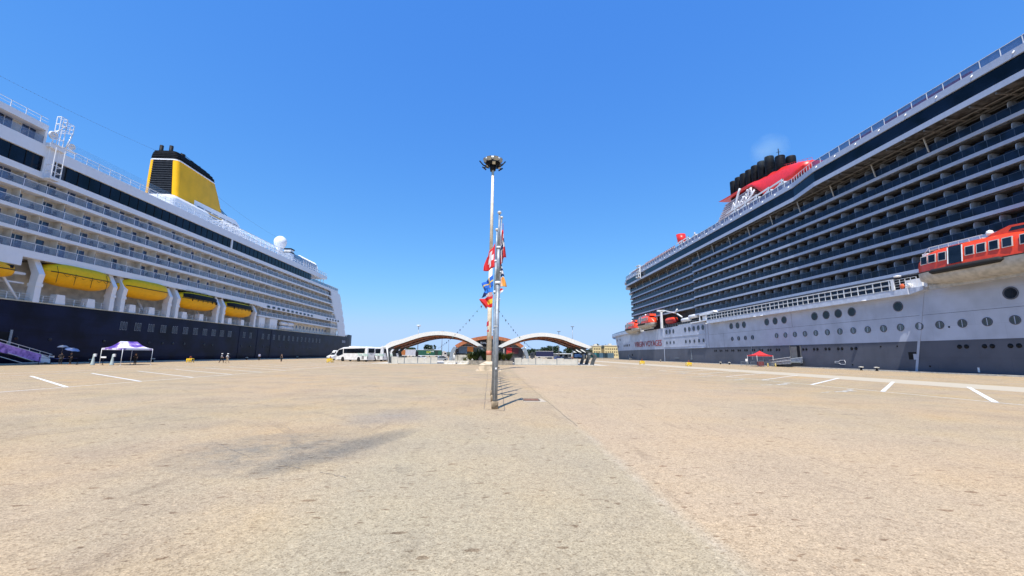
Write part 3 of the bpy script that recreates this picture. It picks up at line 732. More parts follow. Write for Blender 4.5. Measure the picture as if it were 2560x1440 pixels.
g.build('stern_arch', WHITE2, S1)
g = MB(); g.box(LX-1.45, LX-1.42, 140, 158.5, 32.5, 35.6); g.build('arch_screen', CGLASS, S1)
# window-cleaning gantry at the step of the block
g = MB(); x = LX+.35
for dx in (0, .9):
    for dy in (0, 1.3): g.tube([(x+dx, 60.6+dy, 27.6), (x+dx, 60.6+dy, 32.4)], .07, 5)
for z in (27.6, 28.6, 29.6): 
    for a, b in (((x, 60.6), (x+.9, 60.6)), ((x+.9, 60.6), (x+.9, 61.9)), ((x, 61.9), (x+.9, 61.9))): g.tube([(*a, z), (*b, z)], .06, 5)
g.box(x-.05, x+.95, 60.5, 62.0, 27.4, 27.6); g.box(x-.5, x+.25, 60.3, 62.7, 32.4, 33.0)
def cage(g, x0, x1, y0, y1, z0, z1, nz, r=.06):
    for xx in (x0, x1):
        for yy in (y0, y1): g.tube([(xx, yy, z0), (xx, yy, z1)], r, 5)
    for k in range(nz+1):
        z = z0+(z1-z0)*k/nz
        for a, b in (((x0, y0), (x1, y0)), ((x1, y0), (x1, y1)), ((x0, y0), (x0, y1)), ((x0, y1), (x1, y1))): g.tube([(*a, z), (*b, z)], r*.8, 5)
cage(g, x-.3, x+.3, 61.0, 61.9, 33.0, 37.7, 4); cage(g, x-.3, x+.3, 61.9, 63.0, 35.9, 37.3, 2)
g.tube([(x+.3, 60.3, 34.4), (x+.3, 61.9, 36.6)], .07, 5); g.tube([(x+.3, 63.0, 36.0), (x+.3, 62.4, 33.2)], .10, 6)
for yy, zz, rr in ((60.5, 34.3, .62), (63.3, 33.9, .5)):
    g.lathe([(rr*.55, -.1), (rr, -.12), (rr, .12), (rr*.8, .13), (rr*.8, .05), (rr*.3, .05), (rr*.3, .14), (.001, .15)], (x+.2, yy, zz), 12, 'x')
g.tube([(x, 60.6, 33.2), (x, 64.3, 33.2)], .14, 5)
g.build('cleaning_gantry', WHITE2, S1)
# dressing cable over the funnel to the dome, with lamps
g = MB()
def sag(a, b, s, n=24): return [Vector(a).lerp(Vector(b), i/n)-Vector((0, 0, s*4*(i/n)*(1-i/n))) for i in range(n+1)]
A1 = sag((-84, 60, 47.2), (-84, 98.4, 50.9), .5, 60); A2 = sag((-84, 112, 49.6), (-76.5, 142, 41.6), 1.0, 30)
g.tube(A1, .012, 4); g.tube(A2, .020, 4)
for p in A1: g.lathe([(.001, -.07), (.06, 0), (.001, .07)], p, 6)
g.build('light_cable', flat('cablegrey', (.06, .08, .11)), S1)

# deck chairs on the nearest balconies
chm = MB(); chm.box(-.28, .28, -.25, .25, .34, .42); chm.prism([(-.25, .42), (-.17, .42), (-.05, .95), (-.13, .95)], 'x', -.28, .28)
for x in (-.24, .24):
    for y in (-.2, .2): chm.box(x-.02, x+.02, y-.02, y+.02, 0, .35)
chair_mesh = chm.mesh('deck_chair', mat('p_rattan', (.035, .03, .03), .7))
rnd = random.Random(21)
def deck_chair(x, y, z, lab, grp):
    o = bpy.data.objects.new('deck_chair', chair_mesh); col.objects.link(o); o.location = (x, y, z); o.rotation_euler = (0, 0, rnd.choice((0, R(180), R(90)))+rnd.uniform(-.3, .3))
    tag(o, lab, 'chair', grp)
for i, (y, z, k) in enumerate([c_ for c_ in LCELLS if c_[0] < 92 and c_[1] > 15]):
    if rnd.random() < .75: deck_chair(LX-.55, y+1.2+rnd.random()*1.2, z, 'dark deck chair behind the glass rail of a cream balcony', 'deck chairs on the cream balconies')

# ================================================================= lifeboats
def boat_shape(L, B, zk, zs, zt, hullm, topm, name, label, loc, rz=0, group=None, style='cover', bow=1, grp_parent=None):
    """enclosed boat, keel along local Y, z: keel, sheer, top (local). style: cover / window band / ports"""
    t = thing(name, label, 'lifeboat', (0, 0, 0), 0, group)
    def hb(u):        # half breadth along the boat, u in -1..1
        return B/2*(1-abs(u)**4.0)**.55 if abs(u) < 1 else 0
    N = 16
    secs = []
    for i in range(N+1):
        u = -1+2*i/N; b = max(.04, hb(u)); kz = zk+(zs-zk)*.55*abs(u)**4
        sh = zs+.12*u*u
        secs.append([(-b, u*L/2, sh), (-b*.96, u*L/2, kz+(sh-kz)*.55), (-b*.62, u*L/2, kz+(sh-kz)*.15), (0, u*L/2, kz), (b*.62, u*L/2, kz+(sh-kz)*.15), (b*.96, u*L/2, kz+(sh-kz)*.55), (b, u*L/2, sh)])
    g = MB(); g.loft(secs); g.build('hull', hullm, t)
    secs = []
    for i in range(N+1):
        u = -1+2*i/N; b = max(.03, hb(u)*.985); sh = zs+.12*u*u+.01
        tz = sh+(zt-zs)*(1-abs(u)**(4.0 if style != 'cover' else 4.0))**.6 if abs(u) < 1 else sh+.02
        q = []
        for k in range(9):
            a = math.pi*k/8; c_, s_ = math.cos(a), math.sin(a)
            p = .55 if style == 'cover' else .38
            q.append((-b*math.copysign(abs(c_)**p, c_), u*L/2*.99, sh+(tz-sh)*abs(s_)**(.8)))
        secs.append(q)
    g = MB(); g.loft(secs); g.build('canopy', topm, t)
    g = MB()
    for s in (-1, 1):
        g.tube([(s*(hb(-1+2*i/N)+.02), (-1+2*i/N)*L/2, zs+.12*(-1+2*i/N)**2) for i in range(1, N)], .07, 5)
    g.build('rubbing_strip', RUBBER, t)
    t.location = loc; t.rotation_euler = (0, 0, rz); bpy.context.view_layer.update()
    return t
bx = LX-.9
t1 = boat_shape(11.2, 3.7, 0, 1.9, 3.55, BOATY, BOATC, 'lifeboat', 'covered yellow lifeboat hanging in the first full davit bay, nearest the left edge', (bx, 69.0, 11.95), group='lifeboats of the navy ship')
g = MB(); 
for u in (-.5, -.2, .1, .4): g.tube([(1.75, u*9, .3), (1.86, u*9, 1.9), (1.5, u*9, 2.9)], .03, 4)
for k in range(6): g.tube([(1.80, -3.6+k*1.3, 1.8), (1.84, -3.1+k*1.3, 1.45), (1.80, -2.6+k*1.3, 1.8)], .025, 4)
g.build('grab_line', RUBBER, t1)
g = MB(); g.box(-.6, .6, .4, 3.0, 3.45, 3.7); g.build('roof_hatch', STEEL2, t1)
t2 = copy_thing(t1, (bx, 81.9, 11.95), R(180), 'covered yellow lifeboat hanging in the second full davit bay, between two plain-topped neighbours')
t2['label'] = 'covered yellow lifeboat in the second davit bay, just before the two with black window bands'
t3 = boat_shape(12.6, 3.8, 0, 2.1, 3.7, BOATY, BOATC, 'tender_boat', 'yellow tender with a black window band in the third davit bay, nearer of the two', (bx, 96.3, 11.4), group='tenders of the navy ship', style='band')
g = MB()
def hb3(u): return 1.9*(1-abs(u)**4.0)**.55
for s in (-1, 1):
    us = [-.86+1.74*i/16 for i in range(17)]
    g.loft([[(s*(hb3(u)*.985+.035), u*6.3, 2.25+.12*u*u), (s*(hb3(u)*.975+.035), u*6.3, 2.8+.1*u*u), (s*(hb3(u)*.90+.05), u*6.3, 3.32-.25*max(0, abs(u)-.6)*2)] for u in us])
g.build('window_band', BLACK, t3)
g = MB()
for k in range(6): g.box(-1.97, 1.97, -3.4+k*1.6, -3.34+k*1.6, 1.75, 2.4)
g.build('boarding_stanchion', RUBBER, t3)
g = MB()
for k in range(8): g.tube([(-.9, -4.4+k*.7, 3.7), (.9, -4.4+k*.7, 4.05)], .04, 4)
g.tube([(.9, -4.4, 4.05), (.9, 2.4, 4.05)], .04, 4); g.build('roof_rail', STEEL2, t3)
t4 = copy_thing(t3, (bx, 111.0, 11.15), 0, 'yellow tender with a black window band in the last davit bay, towards the stern')
t5 = boat_shape(8.0, 2.6, 0, 1.2, 2.2, BOATY, BOATY, 'rescue_boat', 'orange-yellow open rescue boat cut by the left edge of the photo, beside the white panel', (bx, 56.3, 11.9), group=None, style='band')
g = MB(); g.tube([(.5, 2, 1.6), (.5, 2.2, 3.0), (.5, -1, 3.2)], .09, 6); g.build('lifting_frame', WHITE2, t5)
g = MB(); g.box(1.0, 1.12, -2, 3, 1.45, 1.9); g.build('window_band', BLACK, t5)

# ================================================================= right ship (grey hull, navy balconies, red funnel)
RX = 68.2
S2 = thing('cruise_ship', 'grey-hulled cruise ship with dark navy balconies and a red funnel along the right quay', 'cruise ship', (87, 100, 0))
def rsec(y, x, z0, z1, hb=None):
    hb = hb if hb is not None else 87.2-x
    return [(x, y, z1), (x, y, (z0+z1)/2), (x+.02, y, z0), (87.2+hb, y, z0), (87.2+hb, y, z1)]
# side plan: x of the near side at height classes, along y
plan_lo = [(-40, RX), (60, RX), (130, RX), (190, RX), (205, 68.7), (220, 70.2), (235, 72.6), (250, 76.4), (264, 81.0), (277, 86.9)]
plan_up = [(-40, RX), (60, RX), (130, RX), (190, RX), (205, 68.5), (220, 69.4), (235, 71.2), (250, 74.2), (264, 78.8), (278, 86.8)]
def skin(name, m, pa, za, pb, zb, extra=None):
    g = MB(); secs = []
    for (ya, xa), (yb, xb) in zip(pa, pb):
        secs.append([(xb, yb, zb), ((xa+xb)/2, (ya+yb)/2, (za+zb)/2), (xa, ya, za), (174.4-xa, ya, za), (174.4-xb, yb, zb)])
    g.loft(secs, smooth=False); q = secs[0]; g.add(q, [(0, 1, 2, 3, 4)]); g.add(secs[-1], [(4, 3, 2, 1, 0)])
    return g.build(name, m, S2)
def midp(f): return [((ya*(1-f)+yb*f), xa*(1-f)+xb*f) for (ya, xa), (yb, xb) in zip(plan_lo, plan_up)]
skin('hull_lower', GREYD, plan_lo, -3, midp(.35), 4.9)
skin('hull_upper', GREYL, midp(.35), 4.9, plan_up, 13.3)
g = MB(); pu = [(y, x) for y, x in plan_up]
g.add([(x, y, 13.28) for y, x in pu]+[(174.4-x, y, 13.28) for y, x in pu[::-1]], [list(range(2*len(pu)))]); g.build('main_deck', STEEL2, S2)
g = MB(); g.box(RX-.012, RX+.02, 45, 128, 8.98, 9.03); g.box(RX-.012, RX+.02, 45, 195, 4.87, 4.93)
g.box(RX-.012, RX, 91, 91.06, 9.05, 12.4); g.box(RX-.012, RX, 119.5, 119.56, 4.95, 9); g.build('plating_seam', GREYD, S2)
# pale raised frames at the promenade's forward end; one slanting strip further aft
g = MB()
each('hull_strip', GREYL, S2, [(lambda g, y=y: g.box(RX-.14, RX+.02, y, y+.28, 4.95, 13.6)) for y in (128.3, 130.0)]+[lambda g: g.prism([(61.0, 14.3), (61.4, 14.3), (64.8, -1), (64.4, -1)], 'x', RX-.06, RX+.02), lambda g: g.box(RX-.12, RX+.02, 162.8, 163.15, -1, 13.6)])
g.box(RX-.10, RX+.02, 128.6, 163, 9.35, 9.65); g.box(RX-.10, RX+.02, 128.6, 163, 5.6, 5.75)
g.box(RX-.35, RX+.02, 130.5, 142, 4.9, 5.15)
g.build('hull_ledge', GREYL, S2)
g = MB(); g.box(RX-.10, RX-.02, 140.2, 140.5, .8, 4.6); g.box(RX-.12, RX, 139.6, 141.0, 1.2, 1.35); g.box(RX-.12, RX, 150, 153.5, 1.4, 1.55); g.box(RX-.08, RX, 106.5, 106.65, 1.5, 4.9); g.build('hull_fitting', STEEL, S2)
# portholes
def port(r, split=False):
    g = MB(); n = 20
    g.lathe([(r, 0), (r, -.07), (r*.86, -.085), (r*.80, -.03)], (0, 0, 0), n, 'x')
    q = MB(); q.add([(-.035, r*.82*math.cos(2*math.pi*k/n), r*.82*math.sin(2*math.pi*k/n)) for k in range(n)], [list(range(n))[::-1]])
    return g.mesh('porthole', GREYD), q.mesh('pane', DGLASS)
PB, PM, PS = port(.86), port(.62), port(.28)
_g = MB(); _g.lathe([(.31, 0), (.31, -.04), (.001, -.03)], (0, 0, 0), 14, 'x'); PSD = _g.mesh('porthole', BLACK)
bar = MB(); bar.box(-.07, -.04, -.045, .045, -.5, .5); barm = bar.mesh('blind_bar', TRIM)
PGL = mat('porthole_glass', (.07, .095, .10), .08, spec=.8)
pmg = PM[1].copy(); pmg.materials.clear(); pmg.materials.append(PGL)
def addport(P, y, z, bar_=False, x=RX, pane=None):
    o = put(P[0], 'porthole', S2, (x, y, z)); put(pane or P[1], 'pane', o, (x, y, z))
    if bar_: put(barm, 'blind_bar', o, (x, y, z))
for y in (50.6, 65.9, 75.0, 78.1, 81.1, 84.2): addport(PB, y, 10.85)
for y in (93.5, 96.6, 99.7): addport(PB, y, 10.85)
for y in (109.2, 112.2, 115.3): addport(PB, y, 10.85)
for k in range(17): addport(PM, 47.6+k*3.06, 7.3, True, pane=pmg)
for k in range(4): addport(PM, 105.9+k*3.1, 7.25, True)
for y in (44.0, 51.2, 54.1, 57.2, 75.5, 78.6, 81.7, 84.8, 87.9, 96.5, 99.6, 102.8, 106, 109.2, 112.3, 115.4, 118.5, 121.6, 124.6):
    for d in (-.45, .45): put(PSD, 'porthole', S2, (RX, y+d, 3.95))
for y in (131.5, 134.5, 137.7, 140.9, 144.0, 153.8, 157.0, 160.2): addport(PB, y, 11.6); addport(PM, y, 7.35)
# side door with gangway, square opening and bottle mark
g = MB(); g.box(RX-.03, RX+1.2, 89.3, 92.3, 1.0, 4.75); g.build('shell_door_recess', BLACK, S2)
g = MB(); g.box(RX-.08, RX-.02, 92.3, 92.5, .9, 4.85); g.box(RX-.08, RX-.02, 89.1, 89.3, .9, 4.85); g.box(RX-.05, RX-.035, 90.3, 92.2, 1.4, 4.6); g.build('shell_door', mat('p_door', (.17, .17, .16), .6), S2)
g = MB(); g.box(RX-.02, RX+.5, 63.8, 65.3, 2.0, 3.2); g.build('mooring_port', BLACK, S2)
g = MB(); g.box(RX-.05, RX-.02, 64.0, 64.5, 2.0, 2.9); g.build('mooring_port_flap', GREYL, S2)
bo = [(80.2, 1.45), (80.2, 1.15), (79.3, 1.15), (78.9, .92), (77.9, .88), (77.75, 1.3), (77.9, 1.72), (78.9, 1.68), (79.3, 1.45), (80.2, 1.45)]
g = MB(); g.tube([(RX-.02, y, z) for y, z in bo], .05, 4); g.box(RX-.02, RX, 55.6, 55.85, .35, 1.0); g.build('hull_mark', WHITE2, S2)
g = MB()
for y, z in ((89.0, .9), (76.2, .9), (62.2, 1.0), (101.8, 1.2), (108, 2.0), (70.0, 4.2), (67.0, 4.2), (58.6, 6.9)): g.lathe([(.14, 0), (.14, -.05), (.001, -.06)], (RX, y, z), 8, 'x')
g.build('discharge_port', BLACK, S2)
# promenade ledge with a gridded rail
PX = RX-1.25
g = MB(); g.prism([(62.8, 12.45), (126.5, 12.45), (126.5, 13.45), (62.8, 13.45)], 'x', PX, RX); g.prism([(60.6, 12.9), (62.8, 12.45), (62.8, 13.45), (60.6, 13.45)], 'x', PX+.3, RX)
g.build('promenade_ledge', mat('ledge_grey', (.52, .56, .66), .35), S2)
g = MB()
for y in [65.6+k*3.05 for k in range(20)]: g.box(PX-.06, PX+.06, y, y+.14, 13.45, 15.3)
for y in [67.1+k*3.05 for k in range(19)]: g.box(PX-.04, PX+.04, y, y+.09, 13.45, 15.2)
for z in (13.5, 14.28, 14.42, 15.12): g.box(PX-.045, PX+.045, 64.8, 126, z, z+.07)
g.box(PX-.1, PX+.1, 65.4, 126, 15.2, 15.32); g.box(PX-.12, PX+.12, 64.8, 65.3, 13.45, 15.3)
g.build('promenade_railing', RAILW, S2)
g = MB(); g.box(PX+.05, PX+.07, 65.4, 126, 13.55, 14.26); g.box(PX+.05, PX+.07, 65.4, 126, 14.5, 15.12); g.build('rail_glass', DNAVY, S2)
rail(61.2, 64.8, 13.45, 1.7, 'ledge_end_railing', S2, x=PX+.1, step=.9, bars=4)
g = MB(); g.lathe([(.5, 0), (.5, .5), (.3, .75)], (PX+.6, 63.0, 13.5), 12); g.box(PX+.9, PX+1.7, 61.2, 63.8, 13.45, 14.9); g.lathe([(.05, 0), (.5, -.1), (.5, -.3), (.1, -.35)], (PX+.3, 64.4, 15.9), 12); g.build('deck_equipment', WHITE2, S2)
g = MB()
for y in (70.7, 99.5, 102.3, 126.5): g.lathe([(.35, -.05), (.42, .02), (.3, .1)], (PX-.1, y, 12.42), 10)
g.build('deck_light', WHITE2, S2)
g = MB(); g.lathe([(.35, 0), (.42, .08), (.35, .16)], (PX-.02, 63.6, 13.9), 12, 'x'); g.build('lifebuoy', mat('p_lifebuoy', (.8, .15, .05), .5), S2)
# white shelter at the forward end of the promenade and a canister
g = MB(); g.box(PX+.1, RX+2, 126.6, 131.2, 13.45, 13.7)
for y in (126.8, 131): g.box(PX+.1, PX+.4, y, y+.25, 13.6, 15.4)
g.prism([(126.2, 15.3), (131.4, 15.3), (130.8, 15.9), (122.5, 16.25), (121.8, 15.75)], 'x', PX+.1, RX+2); g.box(PX+.8, RX+1.8, 127.3, 130.5, 13.7, 15.1)
g.build('promenade_shelter', WHITE, S2)

# decks with navy balconies
RZ = [16.5, 19.45, 22.4, 25.4, 28.35, 31.3, 34.35]
FX = 69.25                                    # forward block stands slightly back from this line
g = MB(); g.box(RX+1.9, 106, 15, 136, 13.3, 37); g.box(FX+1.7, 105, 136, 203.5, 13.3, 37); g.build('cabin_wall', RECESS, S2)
for i, z in enumerate(RZ):
    g = MB(); g.box(RX, RX+2.6, 15, 136.2, z-.56, z-.02)
    if i: g.box(FX, FX+2.4, 136.2, 204.4, z-.56, z-.02)
    g.build('balcony_deck', TRIM, S2)
    q = MB(); q.box(RX+.05, RX+.10, 15, 136.1, z, z+1.08)
    if i: q.box(FX+.05, FX+.10, 136.2, 204.2, z, z+1.08)
    rp = q.build('balcony_parapet', DNAVY, S2)
    q = MB(); q.box(RX+.02, RX+.12, 15, 136.1, z+1.08, z+1.13)
    y = 44.0
    while y < 136: q.box(RX+.03, RX+.06, y, y+.05, z, z+1.08); y += 1.53
    if i: q.box(FX+.02, FX+.12, 136.2, 204.2, z+1.08, z+1.13)
    q.build('handrail', mat('p_handrail', (.05, .07, .11), .3), rp)
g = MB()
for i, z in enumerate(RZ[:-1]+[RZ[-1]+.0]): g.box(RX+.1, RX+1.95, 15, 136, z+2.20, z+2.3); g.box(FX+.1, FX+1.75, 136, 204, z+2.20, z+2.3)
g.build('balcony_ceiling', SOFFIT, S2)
# rounded partitions; hammock-like pale panels alternate with plain ones
pp = [( .18, 0), (1.85, 0), (1.85, 2.2), (.75, 2.2), (.42, 2.12), (.24, 1.92), (.18, 1.6)]
pt = MB(); pt.prism([(x, z) for x, z in pp], 'y', -.04, .04); ptm = pt.mesh('partition', PANEL)
dr = MB(); dr.box(-.06, 0, .4, 2.4, 0, 2.1); drm = dr.mesh('balcony_door', BGLASS)
ch = MB(); ch.box(.35, .9, 0, .5, .35, .8); ch.box(.85, .95, 0, .5, .5, 1.35)
cells = []
for i, z in enumerate(RZ):
    for k in range(31): cells.append((44.3+k*3.06, z, RX, RX+1.9))
    if i:
        for k in range(22): cells.append((137.5+k*3.06, z, FX, FX+1.7))
cells.sort()
ps, dst = MB(), MB()
for i, (y, z, x, xi) in enumerate(cells):
    if i < 100: put(ptm, 'partition', S2, (x, y, z)); put(drm, 'balcony_door', S2, (xi, y, z))
    else: addto(ps, pt, (x, y, z)); addto(dst, dr, (xi, y, z))
tag(ps.build('partition', PANEL, S2), kind='stuff'); tag(dst.build('balcony_door', BGLASS, S2), kind='stuff')
# overhanging top deck: lower white fascia, dark glass, upper white fascia, glass rail
def over(x, a, b, suffix=''):
    g = MB(); g.box(x, 104, a, b, 37.05, 37.9); g.build('overhang_fascia', TRIM, S2)
    g = MB(); g.box(x+.25, 104, a, b, 37.9, 40.15); g.build('overhang_glazing', NGLASS, S2)
    g = MB(); g.box(x, 104, a, b, 40.15, 41.2); g.build('top_fascia', TRIM, S2)
    g = MB(); g.box(x+.08, x+.11, a, b, 41.25, 42.3); g.build('top_rail_glass', CGLASS, S2)
    rail(a, b, 41.2, 1.15, 'top_railing', S2, x=x+.06, step=2.3, bars=1)
    g = MB(); y = a+1
    while y < b: g.tube([(x+.05, y, 40.9), (x-.25, y, 40.55)], .09, 5); y += 4.6
    g.build('floodlight_arm', RAILW, S2)
NX, MX = 65.3, 66.9
over(NX, 15, 77); over(MX, 85.0, 204)
# slanting link between the two
for nm, m, z0, z1, d in (('overhang_fascia', TRIM, 37.05, 37.9, 0), ('overhang_glazing', NGLASS, 37.9, 40.15, .25), ('top_fascia', TRIM, 40.15, 41.2, 0)):
    g = MB(); g.prism([(NX+d, 77), (MX+d, 85), (104, 85), (104, 77)], 'z', z0, z1); g.build(nm, m, S2)
g = MB()
for a in range(0, 8):
    y0, y1 = 77+a, 78+a; xa, xb = NX+(MX-NX)*a/8, NX+(MX-NX)*(a+1)/8
    g.tube([(xa+.06, y0, 42.33), (xb+.06, y1, 42.33)], .04, 4); g.tube([(xa+.06, y0, 41.2), (xa+.06, y0, 42.33)], .04, 4)
g.build('top_railing', RAILW, S2)
# soffit under the overhang with pipes and struts
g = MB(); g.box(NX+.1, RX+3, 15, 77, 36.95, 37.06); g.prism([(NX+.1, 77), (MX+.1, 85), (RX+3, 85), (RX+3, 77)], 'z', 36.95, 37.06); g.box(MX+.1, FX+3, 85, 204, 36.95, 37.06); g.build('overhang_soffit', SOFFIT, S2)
g = MB(); y = 40.0
while y < 203:
    x = NX if y < 77 else MX
    g.box(x+.1, RX+2, y, y+.16, 36.62, 36.86); y += 3.05
for x, z in ((RX-.9, 36.7), (RX+.3, 36.6), (RX+1.0, 36.55)): g.tube([(x, 40, z), (x, 203, z)], .09, 5)
rnd = random.Random(8)
for k in range(120):
    y = 40+rnd.random()*160; x = (NX if y < 77 else MX)+.6+rnd.random()*2.2; L = .4+rnd.random()*2.2
    if rnd.random() < .5: g.tube([(x, y, 36.72), (x, y+L, 36.72)], .05, 4)
    else: g.tube([(x, y, 36.72), (x+.9, y+.2, 36.72)], .05, 4)
g.build('soffit_pipework', mat('p_pipe2', (.13, .125, .12), .7), S2)
def strut(g, y):
    x = RX-.1 if y < 136 else FX-.1
    g.prism([(x-.62, 36.85), (x-.40, 36.85), (x+.12, 34.4), (x-.05, 34.4)], 'y', y-.06, y+.06)
each('strut', mat('p_strut', (.42, .42, .40), .5), S2, [(lambda g, y=57.4+k*9.17: strut(g, y)) for k in range(17)])
# bow end of the superstructure: rounded wing decks
g = MB()
def wing(x0, x1, a, b, z0, z1, m=MB):
    pts = [(x0, a)]+[(x0+(b-a)*.42*(1-math.cos(R(t))), a+(b-a)*math.sin(R(t))) for t in range(15, 91, 15)]+[(x1, b), (x1, a)]
    return pts
for z0, z1, a, b, dx in ((39.4, 40.3, 204, 214, .4), (36.8, 37.6, 204, 213, .8), (33.6, 34.2, 204, 210.5, 2.2), (30.7, 31.3, 204, 208, 2.4), (27.8, 28.35, 204, 207, 2.6), (24.8, 25.4, 204, 206.5, 2.7), (21.8, 22.4, 204, 206.2, 2.8), (18.85, 19.45, 204, 206.2, 2.9)):
    g.prism(wing(MX+dx, 87, a, b, 0, 0), 'z', z0, z1)
g.build('bridge_wing_deck', TRIM, S2)
g = MB()
for z0, z1, a, b, dx in ((37.6, 39.4, 204, 211, 1.2), (34.2, 36.8, 204, 208, 2.6), (28.35, 30.7, 203, 206, 3.2), (31.3, 33.6, 203, 206.5, 3.2), (25.4, 27.8, 203, 205.4, 3.4), (22.4, 24.8, 203, 205.2, 3.4), (19.45, 21.8, 203, 205, 3.4), (13.3, 18.85, 203, 204.8, 3.4), (40.3, 41.3, 204, 213, .8)):
    g.prism(wing(MX+dx, 87, a, b, 0, 0), 'z', z0, z1)
g.build('bridge_wing_glazing', DNAVY, S2)
# window-cleaning crane, red screen rail, white awning trusses
g = MB(); x = MX-.5
for y in (181.5, 184.5): g.tube([(x, y, 37.4), (x, y, 43.6)], .22, 5); g.tube([(x-1, y, 38), (x, y, 43)], .14, 4)
for z in (38.0, 39.4, 40.8, 42.2, 43.4): g.box(x-1.0, x+.2, 181.4, 184.6, z-.1, z+.1)
g.build('cleaning_gantry', RAILW, S2)
g = MB(); y = 147.0
while y < 196: g.box(MX+.5, MX+.62, y, y+1.35, 42.0, 43.5 if y < 178 else 42.9); y += 1.55
g.build('red_screen', DRED, S2)
g = MB(); y = 147.0
while y < 199: g.box(MX+.2, MX+.35, y, y+.12, 41.2, 43.3); y += 1.55
g.box(MX+.2, MX+.5, 147, 197, 42.9, 43.0); g.build('screen_post', RAILW, S2)
g = MB(); y = 89.0; k = 0
while y < 146:
    x = MX+1.0
    if 111 < y < 132: g.box(x-.15, x+.15, y, y+.35, 41.2, 43.0); g.prism([(y, 42.4), (y+3.4, 42.0), (y+3.4, 42.3), (y, 42.9)], 'x', x-.1, x+1.6); y += 4.8; continue
    g.box(x-.15, x+.15, y, y+.35, 41.2, 44.2); g.prism([(y, 43.0), (y+3.4, 42.4), (y+3.4, 42.75), (y, 43.6)], 'x', x-.1, x+1.6); (g.prism([(y, 43.85), (y+4.8, 43.75), (y+4.8, 44.0), (y, 44.2)], 'x', x-.1, x+.2) if not 112 < y < 134 else None); g.box(x+2.2, x+2.5, y+2.2, y+2.5, 41.2, 44.2); g.prism([(y+.2, 42.6), (y+2.6, 43.9), (y+2.6, 44.2), (y+.2, 42.95)], 'x', x+1, x+1.2); y += 4.8
g.build('awning_frame', RAILW, S2)
g = MB(); g.box(MX+3, MX+9, 89, 146, 41.2, 42.6); g.build('deck_house', mat('p_redhouse', (.40, .09, .07), .6), S2)
g = MB(); y = 48
for a, b in ((49, 62), (64.5, 69)): g.box(NX+1.0, NX+1.3, a, b, 41.25, 42.2)
g.build('red_deck_screen', DRED, S2)
g = MB(); g.lathe([(2.3, 0), (2.4, 1.8), (2.1, 3.4), (1.3, 4.2), (.001, 4.4)], (76, 140, 41.2), 16); g.build('white_dome', WHITE, S2)
g = MB(); g.lathe([(2.0, 0), (2.1, 4.3), (1.8, 4.3), (.001, 4.2)], (87, 181.5, 54.6), 18); ro = g
ro.v = [(x, y+(z-54.6)*.30, z) for x, y, z in ro.v]; g.lathe([(1.2, 41), (1.4, 54.8)], (87, 181.5, 0), 10); g.build('red_stack', FRED, S2)
g = MB(); g.box(76, 98, 100, 200, 41.2, 47.0); g.build('upper_house', WHITE, S2)
# funnel: red fairing, grey louvres, black pipes, script sign
g = MB(); secs = []
prof = [(100.5, 53.0, 55.3), (104.9, 51.0, 56.9), (111, 50.0, 58.4), (116, 50.4, 58.95), (118.5, 52.2, 59.05), (120.6, 54.6, 59.15), (122.6, 56.8, 59.3), (125.4, 57.9, 59.4), (134, 58.5, 59.5), (142.2, 59.3, 59.6)]
for y, zb, zt in prof:
    w_ = 5.2; zm = zb+(zt-zb)*.45
    secs.append([(88-3.6, y, zb), (88-w_, y, zb+(zt-zb)*.25), (88-w_*.96, y, zm), (88-w_*.8, y, zb+(zt-zb)*.8), (88-w_*.5, y, zt), (88+w_*.5, y, zt), (88+w_, y, zm), (88+3.6, y, zb)])
g.loft(secs, closed=True, smooth=True, cap=True); fn = g.build('funnel', FRED, S2)
g = MB(); zz = 44.5; k = 0
while zz < 57.2:
    a = 124.0+(57-zz)*(-.1); b = 149.2-(zz-48)*1.10 if zz > 48 else 149.2
    g.prism([(a, zz), (b, zz), (b-.3, zz+.36), (a, zz+.36)], 'x', 83.0+(zz-48)*.06, 92); zz += .72
g.build('louvre', mat('p_louvre', (.50, .43, .45), .5), fn)
g = MB(); g.prism([(121, 44), (147.0, 44), (147.0, 48.5), (137.5, 56.5), (134, 57.6), (122, 57.6)], 'x', 85.2, 91); g.prism([(101, 44), (124, 44), (124, 51), (101, 52)], 'x', 83.4, 92.6); g.build('funnel_core', mat('p_core', (.09, .03, .035), .7), fn)
g = MB()
for y, zt in ((137.2, 65.2), (134.1, 65.3), (131.1, 65.3), (128.0, 65.2), (124.8, 65.2), (121.5, 65.1), (117.9, 65.0), (113.2, 62.8)):
    for x in (86.2, 89.6):
        g.lathe([(1.36, 55.0), (1.36, zt-.4), (1.3, zt), (1.1, zt), (1.1, zt-1), (.001, zt-1)], (x, y, 0), 16)
    for q in (57.5, 60, 62.5): g.lathe([(1.36, q), (1.44, q+.06), (1.36, q+.14)], (86.2, y, 0), 14)
g.box(85.5, 90.5, 112, 137, 55, 60); g.build('exhaust_pipe', BLACK, fn)
g = MB(); g.tube([(86, 113.3, 62.5), (86, 113.3, 65.4)], .12, 5); g.tube([(85.4, 113.3, 64.2), (86.6, 113.3, 64.4)], .08, 4); g.build('antenna', BLACK, fn)
g = MB(); y = 101
while y < 112: g.tube([(86, y, 55.2+(y-100.5)*.28), (86, y, 56.2+(y-100.5)*.28)], .04, 4); y += 1.6
g.tube([(86, 101, 56.35), (86, 111.5, 59.3)], .04, 4); g.build('funnel_handrail', FRED, fn)
